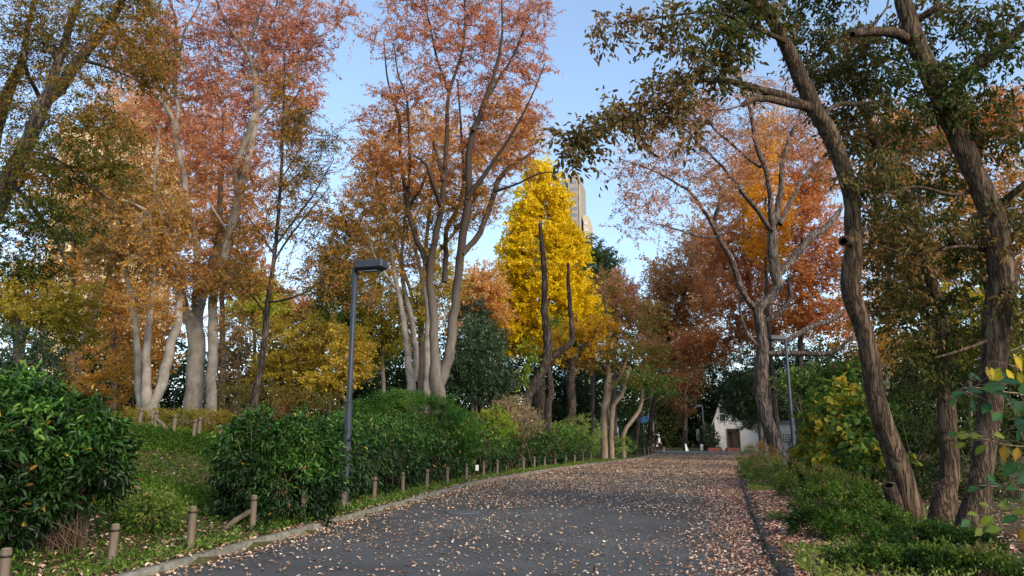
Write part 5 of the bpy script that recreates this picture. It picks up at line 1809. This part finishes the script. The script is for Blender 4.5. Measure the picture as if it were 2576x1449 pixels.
# the wood behind everything, a single dark mass
ells = []
for px, top_, Y in [(-60, 900, 62), (60, 880, 64), (180, 870, 66), (300, 880, 64), (420, 870, 66), (540, 880, 62), (660, 870, 66), (780, 880, 62), (900, 860, 66), (1000, 850, 62), (1100, 860, 64), (1200, 870, 68), (1300, 870, 70),
                    (1400, 880, 74), (1480, 900, 80), (1560, 900, 100), (1640, 920, 104), (1720, 930, 106), (1800, 920, 104), (1880, 900, 100), (1960, 880, 96), (2060, 870, 90), (2160, 860, 72), (2260, 850, 60), (2360, 840, 58), (2460, 840, 56), (2560, 830, 54), (2680, 830, 54)]:
    top_ -= 45
    c = P(px, 1060, Y)
    s = SC(1000, Y)
    ells.append((c, np.array([80 * s, 4.0, (1060 - top_) * s])))
C, outw = sample_clusters(ells, 9000, 0.4)
C = C[C[:, 2] > 0.2]
V, Q, col, _ = foliage(C, 1.3, 5, 10, 0.36, 0.5, ["#1b2818", "#28381f", "#3a4a27", "#50552e", "#665b32"], 91, twigs=0, hbias=0.5, base_t=0.4, nscale=6)
tag(mesh_quads("far_wood", V, Q, LEAF, None, col), "dark far wood closing the view behind the park trees", "wood", kind="stuff")

# ------------------------------------------------------------------ shrubs
P_SHRUB = ["#12220a", "#1b320f", "#284718", "#3d6521", "#628634"]
P_SHRUBD = ["#12230b", "#1c330f", "#294917", "#3f6722", "#648234"]
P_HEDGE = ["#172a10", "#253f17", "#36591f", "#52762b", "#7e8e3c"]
P_AZ = ["#1a2b10", "#2b4516", "#43631f", "#688030", "#7f6c44"]


def px_ells(lst):
    return [e for (px, py, Y, rx, ry) in lst for e in ellipsoids([(px, py, rx, ry)], Y)]


DARKSTEM = mat_plain("stem_dark", [(0.3, "#3a2d22"), (0.7, "#5e4b39")], 8)
g = P(165, 1358, 9.6)
shrub("leafy_bush", "big glossy green bush with bare fanning stems at the left edge", "bush",
      px_ells([(20, 1060, 9.8, 130, 110), (140, 1130, 9.6, 140, 130), (225, 1140, 9.7, 75, 95), (60, 1190, 9.3, 130, 90), (-90, 1120, 9.5, 120, 150), (190, 1200, 9.5, 90, 70), (-60, 1260, 9.0, 100, 90), (60, 990, 10, 60, 45), (-10, 1285, 9, 95, 70), (70, 1270, 9.1, 50, 50)]),
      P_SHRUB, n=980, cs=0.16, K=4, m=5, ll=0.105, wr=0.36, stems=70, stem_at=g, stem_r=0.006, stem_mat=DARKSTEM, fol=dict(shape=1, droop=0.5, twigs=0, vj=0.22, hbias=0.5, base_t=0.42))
shrub("leafy_bush", "round dark green bush left of the tall lamp post", "bush",
      px_ells([(650, 1140, 13.6, 95, 92), (750, 1140, 13.8, 95, 92), (625, 1215, 13.2, 68, 75), (720, 1225, 13.2, 120, 78), (795, 1195, 14, 45, 78), (780, 1135, 14, 45, 58)]),
      P_SHRUBD, n=950, cs=0.17, K=4, m=5, ll=0.1, wr=0.36, stems=60, fol=dict(shape=1, droop=0.6, vj=0.22, hbias=0.6, base_t=0.42))
# the long hedge behind the posts
ells = []
for k, y in enumerate(np.arange(16.7, 43, 0.95)):
    sl = (float(xl(y + 0.5)) - float(xl(y - 0.5)))
    nrm_ = np.array([-1, sl]) / math.hypot(1, sl)
    off = 1.75 + 0.25 * math.sin(k * 1.3)
    c = np.array([float(xl(y)), y]) + nrm_ * off
    hz = 0.95 + 0.1 * math.sin(k * 2.1) + 0.0035 * (y - 16)
    ells.append((np.array([c[0], c[1], 0.12 + hz * 0.92]), np.array([1.0, 0.95, hz])))
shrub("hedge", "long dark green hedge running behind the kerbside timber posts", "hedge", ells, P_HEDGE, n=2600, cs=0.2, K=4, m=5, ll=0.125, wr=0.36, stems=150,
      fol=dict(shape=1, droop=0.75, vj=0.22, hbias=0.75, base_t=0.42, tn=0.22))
shrub("domed_shrub", "broad domed fine leaved green shrub rising behind the hedge", "bush",
      px_ells([(960, 1060, 26, 110, 60), (1060, 1055, 26, 110, 60), (900, 1080, 25, 70, 60), (1010, 1035, 26.5, 100, 45), (1140, 1090, 27, 60, 50)]),
      ["#1b3412", "#28491a", "#386224", "#507d30", "#749444"], n=2100, cs=0.22, K=5, m=8, ll=0.075, wr=0.3, stems=40, leafmat=LEAF, fol=dict(droop=0.6, flat=0.5))
shrub("bright_shrub", "small bright green shrub beside the tan dry grass", "bush", px_ells([(1238, 1062, 31, 42, 32), (1265, 1075, 32, 30, 25)]), P_BRIGHT, n=160, cs=0.2, K=4, m=8, ll=0.08, wr=0.35, leafmat=LEAF, fol=dict(base_t=0.4))
shrub("dry_grass", "feathery tan dry grass clump behind the hedge", "grass clump", px_ells([(1285, 1045, 33, 50, 45), (1320, 1065, 33, 40, 35), (1255, 1040, 33.5, 30, 30)]),
      ["#5e4f34", "#78664a", "#8e7c5c", "#a08e6c", "#6f7038"], n=170, cs=0.3, K=6, m=7, ll=0.16, wr=0.12, leafmat=LITTER, fol=dict(droop=-0.1, outward=None))
shrub("pale_green_shrub", "loose yellow green shrub at the far end of the hedge", "bush", px_ells([(1400, 1105, 43, 60, 35), (1450, 1110, 45, 50, 35), (1475, 1085, 45, 30, 38), (1440, 1080, 46, 35, 25)]),
      ["#4a6a2a", "#67863a", "#86a04b", "#a3b060", "#b9b877"], n=330, cs=0.28, K=4, m=7, ll=0.11, wr=0.35, leafmat=LEAF)
shrub("brown_shrub", "browning shrub between the dark hedge and the yellow green shrub", "bush", px_ells([(1375, 1115, 39, 35, 32), (1345, 1110, 38, 25, 32)]), ["#4a3f22", "#6a5a30", "#857341", "#9a8a55", "#7a8040"], n=120, cs=0.25, K=4, m=7, ll=0.09, wr=0.35, leafmat=LEAF)
shrub("pale_green_shrub", "pale leafy groundling at the foot of the smooth tan trunks", "bush", px_ells([(1530, 1118, 50, 50, 18), (1490, 1122, 49, 30, 18), (1570, 1122, 52, 25, 14)]),
      ["#4a6a2a", "#67863a", "#86a04b", "#a3b060", "#b9a877"], n=160, cs=0.25, K=4, m=7, ll=0.1, wr=0.35, leafmat=LEAF)
shrub("low_dark_plants", "low dark bluish green plants edging the far left kerb", "bush", px_ells([(1490, 1149, 49, 24, 11), (1510, 1146, 51, 28, 12), (1550, 1143, 55, 32, 13), (1590, 1142, 60, 25, 12), (1625, 1144, 65, 25, 10)]),
      P_BLUEG, n=240, cs=0.22, K=4, m=7, ll=0.12, wr=0.3, stems=0, fol=dict(base_t=0.6))
shrub("clipped_bush", "clipped round dark bush before the dark wood, left of the person", "bush", px_ells([(1590, 1112, 64, 36, 20), (1625, 1108, 66, 22, 22), (1560, 1113, 63, 20, 16)]), P_BLUEG, n=220, cs=0.3, K=4, m=8, ll=0.12, wr=0.4, fol=dict(base_t=0.5))
shrub("clipped_shrub", "upright clipped dark shrub at the left corner of the cottage", "bush", px_ells([(1782, 1098, 80.8, 22, 28), (1790, 1115, 80.6, 16, 16)]), P_DARK, n=150, cs=0.3, K=4, m=8, ll=0.14, wr=0.4)
shrub("low_hedge", "low clipped olive hedge along the top of the grassy bank", "hedge", px_ells([(335, 1062, 21.8, 40, 28), (395, 1062, 21.8, 45, 28), (455, 1062, 21.7, 45, 28), (515, 1063, 21.8, 45, 28), (560, 1066, 22, 30, 26)]),
      ["#4b4a1e", "#6d6a28", "#8b8532", "#a19440", "#8f6a34"], n=700, cs=0.14, K=4, m=8, ll=0.05, wr=0.45, stems=60, leafmat=LEAF, fol=dict(hbias=0.6))
shrub("autumn_shrub", "tall loose orange yellow shrub left of the pale forked stems", "bush", px_ells([(250, 930, 28, 80, 60), (200, 970, 28, 60, 50), (310, 980, 27, 60, 55), (260, 1000, 27, 80, 50)]),
      ["#6a4f22", "#8f6a2a", "#b08432", "#c2913a", "#a8703c"], n=260, cs=0.35, K=4, m=8, ll=0.1, wr=0.5, stems=60, leafmat=LEAF, stem_r=0.012)
shrub("dusky_shrub", "dark olive shrub at the left edge above the glossy bush", "bush", px_ells([(20, 900, 24, 80, 70), (90, 950, 24, 60, 50)]), P_DARK, n=200, cs=0.35, K=4, m=8, ll=0.1, wr=0.45)
shrub("underbrush", "olive underbrush behind the round dark bush and the slim trunk", "bush", px_ells([(600, 1020, 30, 60, 40), (680, 1020, 31, 60, 40), (760, 1030, 31, 70, 40), (830, 1035, 30, 50, 40), (560, 1000, 33, 50, 45)]),
      ["#33361a", "#4d4c22", "#6a6230", "#80703a", "#6b5236"], n=420, cs=0.35, K=4, m=8, ll=0.09, wr=0.45, leafmat=LEAF, stems=80, stem_r=0.012)
shrub("weed_clump", "tuft of green weeds in the middle of the grassy slope", "weeds", px_ells([(385, 1290, 11.6, 65, 35), (330, 1270, 12, 45, 25)]), P_GREEN, n=170, cs=0.13, K=4, m=6, ll=0.075, wr=0.28, leafmat=LEAF, stems=20, fol=dict(base_t=0.55))

# right verge
shrub("twiggy_shrub", "twiggy green shrub at the right kerb, in front of the cherry trunk", "bush", px_ells([(1925, 1190, 26, 62, 40), (1905, 1150, 29, 45, 28), (1950, 1215, 24, 45, 35)]),
      ["#2f4a1c", "#4a6a26", "#65852f", "#86803c", "#8a5f3c"], n=330, cs=0.17, K=4, m=7, ll=0.065, wr=0.4, stems=90, leafmat=LEAF, stem_r=0.007, fol=dict(hbias=0.6))
AZ = dict(cs=0.12, K=4, m=7, ll=0.06, wr=0.36, leafmat=LEAF)
shrub("azalea", "reddish tinged low azalea beyond the others, nearest the lamp footing", "bush", px_ells([(2000, 1223, 18.5, 45, 43), (2060, 1231, 17.5, 65, 51), (2130, 1246, 16.5, 60, 51), (2180, 1271, 15, 50, 43)]), P_AZ, n=420, stems=40, fol=dict(base_t=0.6, hbias=0.5), **AZ)
shrub("azalea", "large low azalea mound left of the leaning trunk's foot", "bush", px_ells([(2075, 1301, 12.8, 75, 70), (2165, 1313, 12.4, 75, 70), (2050, 1353, 11.4, 60, 70), (2135, 1376, 11, 80, 73), (2225, 1343, 11.6, 55, 58)]), P_AZ, n=950, stems=70, fol=dict(base_t=0.45, hbias=0.6), **AZ)
shrub("azalea", "azalea running below the feet of the two right furrowed trunks", "bush", px_ells([(2300, 1376, 10.4, 75, 61), (2385, 1389, 10.2, 70, 56), (2235, 1416, 9.6, 75, 61), (2460, 1391, 10, 50, 46)]), P_AZ, n=680, stems=50, fol=dict(base_t=0.45, hbias=0.6), **AZ)
shrub("azalea", "nearest azalea, cut by the lower picture edge at the right", "bush", px_ells([(2150, 1459, 8.7, 80, 63), (2250, 1466, 8.5, 100, 67), (2370, 1461, 8.3, 95, 63), (2480, 1456, 8.1, 80, 54)]), P_AZ, n=800, stems=50, fol=dict(base_t=0.5, hbias=0.6), **AZ)
shrub("broadleaf_shrub", "large leaved shrub turning yellow between the lamp post and the leaning trunk", "bush",
      px_ells([(2100, 1050, 22, 70, 80), (2150, 1130, 20, 80, 80), (2080, 1130, 22, 60, 70), (2190, 1070, 21, 60, 70), (2060, 1190, 21, 40, 40), (2200, 1180, 18, 60, 60), (2140, 980, 24, 60, 50)]),
      ["#243a16", "#36521d", "#4f6c26", "#74802c", "#b89a2c"], n=360, cs=0.3, K=4, m=3, ll=0.2, wr=0.75, stems=40, leafmat=LEAF, stem_r=0.012, fol=dict(shape=1, droop=0.8, tn=0.6, tj=0.16, hbias=-0.25, base_t=0.5, nscale=0.8))
shrub("olive_shrub", "shadowed olive shrub behind the feet of the furrowed trunks", "bush", px_ells([(2300, 1130, 19, 80, 80), (2430, 1150, 18, 70, 80), (2250, 1210, 17.5, 60, 60), (2350, 1230, 17.5, 70, 60), (2540, 1130, 18, 70, 100), (2330, 1050, 21, 60, 60)]),
      ["#1f2d15", "#33431c", "#4d5a24", "#6a6e2c", "#8c8a3a"], n=560, cs=0.28, K=4, m=6, ll=0.1, wr=0.4, stems=60, leafmat=LEAF, stem_r=0.01, fol=dict(base_t=0.4))
shrub("dark_shrub", "dark green shrub at the foot of the right lamp post", "bush", px_ells([(2040, 1150, 32, 35, 45), (2010, 1120, 36, 22, 26)]), P_DARK, n=160, cs=0.3, K=4, m=7, ll=0.1, wr=0.4)

# big leaved sapling close to the camera at the right edge
SY = 5.4
sap = thing("big_leaved_sapling", "close sapling with large green and yellow leaves reaching in from the right edge", "sapling", (P(2700, 1300, SY)[0], SY, 0.1))
SL = np.array(sap.location)
stem = [L("2720 1560 12 2700 1300 10 2690 1150 9 2680 1000 8 2670 880 6 2660 780 4"), L("2690 1150 6 2600 1010 5 2520 985 4 2450 975 3 2400 985 2"), L("2684 1050 5 2620 960 4 2560 925 3 2510 910 2"), L("2695 1190 5 2620 1130 3 2540 1120 3 2420 1090 2"),
        L("2705 1330 5 2630 1260 4 2560 1230 3 2460 1220 2"), L("2705 1330 5 2600 1300 4 2520 1290 3 2440 1300 2"), L("2675 900 5 2620 860 4 2570 870 3 2530 890 2")]
qb = QB()
STEMP = []
for lb in stem:
    a = lb["a"]
    R = catmull(np.array([[*P(px, py, SY + (2700 - px) * -0.001), w_ * 0.5 * SC(py, SY)] for px, py, w_ in a]), 0.06)
    V, Q = tube_arrays(R[:, :3], R[:, 3], 6)
    qb.add(V, Q)
    STEMP.append(R[:, :3])
STEMP = np.concatenate(STEMP)
YL, GL, DG, YG, AM = "#d8ba1e", "#3a6a34", "#2b5632", "#7d8a2c", "#b58a24"
BIG = [(2480, 922, 42, -86, YL), (2493, 924, 40, -92, YL), (2530, 928, 42, -70, YL), (2515, 926, 46, -110, "#c9b526"), (2548, 888, 52, -80, YL), (2566, 890, 44, -95, YL), (2560, 935, 36, -75, "#c0b030"), (2580, 900, 40, -60, YG),
       (2470, 985, 60, 172, DG), (2420, 985, 50, 200, GL), (2402, 1000, 34, 232, GL), (2440, 1000, 52, -80, DG), (2500, 985, 62, -20, DG), (2530, 975, 66, 175, GL), (2540, 1000, 60, -60, DG), (2490, 1012, 50, -140, GL), (2520, 1040, 52, 200, GL),
       (2555, 1045, 60, -70, DG), (2575, 1010, 60, 215, GL), (2590, 1060, 70, 190, DG), (2540, 945, 56, 150, GL), (2570, 965, 60, 170, DG), (2600, 970, 60, 200, GL), (2560, 1080, 40, -100, DG), (2470, 960, 50, 150, DG),
       (2440, 1095, 44, 180, YG), (2470, 1100, 46, 168, YG), (2430, 1115, 40, 205, YG), (2480, 1120, 44, 210, "#7d9430"), (2410, 1090, 34, 190, GL), (2500, 1095, 40, 5, YG),
       (2528, 1118, 44, -100, AM), (2560, 1125, 46, -110, AM), (2585, 1120, 42, -60, "#b5802e"),
       (2560, 1165, 58, 215, GL), (2590, 1160, 58, 240, GL), (2600, 1190, 60, 200, DG), (2575, 1140, 44, 170, GL),
       (2500, 1215, 42, 120, GL), (2520, 1225, 50, 160, DG), (2460, 1225, 36, 190, GL), (2480, 1215, 34, 230, DG), (2560, 1230, 54, 178, GL), (2590, 1240, 60, 200, DG),
       (2490, 1275, 44, 150, YG), (2460, 1295, 40, 165, YG), (2440, 1310, 38, 195, GL), (2500, 1300, 50, 205, "#8c9a2c"), (2540, 1275, 52, 172, YG), (2560, 1300, 54, 195, GL), (2590, 1290, 54, 180, YG), (2580, 1325, 48, -110, AM), (2470, 1330, 42, 200, YG), (2520, 1330, 44, 190, "#6f8a30")]
VV, QQ, CC = [], [], []
nb = 0
for (px, py, ln, ang, colr) in BIG:
    y = SY - 0.3 + random.uniform(-0.35, 0.35)
    s = SC(py, y)
    b = P(px, py, y)
    j = int(np.argmin(np.linalg.norm(STEMP - b, axis=1)))
    q = np.linspace(0, 1, 5)[:, None]
    pt_ = STEMP[j] * (1 - q) + b * q + np.array([0, 0, 0.02]) * 4 * q * (1 - q)
    Vp, Qp = tube_arrays(pt_, np.linspace(0.0035, 0.002, 5), 5)
    qb.add(Vp, Qp)
    an = math.radians(ang + random.uniform(-8, 8))
    d = norm(np.array([math.cos(an), random.uniform(-0.35, 0.35), math.sin(an)]))
    Lm = ln * s * random.uniform(0.68, 0.95)
    nrm0 = norm(np.array([random.uniform(-.6, .6), -1.0, random.uniform(0.1, 1.9)]))
    sd_ = norm(np.cross(d, nrm0))
    nn = np.cross(sd_, d)
    nn = nn if nn[1] < 0 else -nn
    wdt = Lm * (0.24 if colr == YL else 0.31)
    prof = [(0, 0), (0.12, 0.45), (0.28, 0.85), (0.42, 1.0), (0.58, 0.86), (0.75, 0.5), (0.88, 0.18), (1.0, 0.0)]
    mids, lf, rt = [], [], []
    for t_, w_ in prof:
        c = b + d * Lm * t_ - np.array([0, 0, 1]) * Lm * 0.13 * t_ * t_
        ser = 1 + (0.06 if int(t_ * 100) % 2 else -0.04)
        mids.append(c)
        lf.append(c + sd_ * wdt * w_ * ser + nn * wdt * 0.25 * w_)
        rt.append(c - sd_ * wdt * w_ * ser + nn * wdt * 0.25 * w_)
    n7 = len(prof)
    VV += mids + lf + rt
    for k in range(n7 - 1):
        QQ.append((nb + k, nb + k + 1, nb + n7 + k + 1, nb + n7 + k))
        QQ.append((nb + k + 1, nb + k, nb + 2 * n7 + k, nb + 2 * n7 + k + 1))
    c0 = lin(colr) * random.uniform(0.45, 0.8)
    CC += [c0 * 1.35 + 0.01] * n7 + [c0] * (2 * n7)
    nb += 3 * n7
V, Q, _ = qb.arrays()
mesh_quads("stem", V, Q, TWIG, sap, smooth=True, loc=SL)
mesh_quads("leaves", VV, QQ, LEAF, sap, np.array(CC), smooth=True, loc=SL)


# things of one kind share a group
from collections import Counter
tops = [o for o in scene.objects if o.parent is None and o.get("category")]
kinds = Counter(o.name.split(".")[0] for o in tops)
for o in tops:
    k = o.name.split(".")[0]
    if kinds[k] > 1 and not o.get("group"):
        w_ = k.replace("_", " ")
        o["group"] = w_ + ("es" if w_.endswith(("sh", "ch")) else "s") + " of the park"
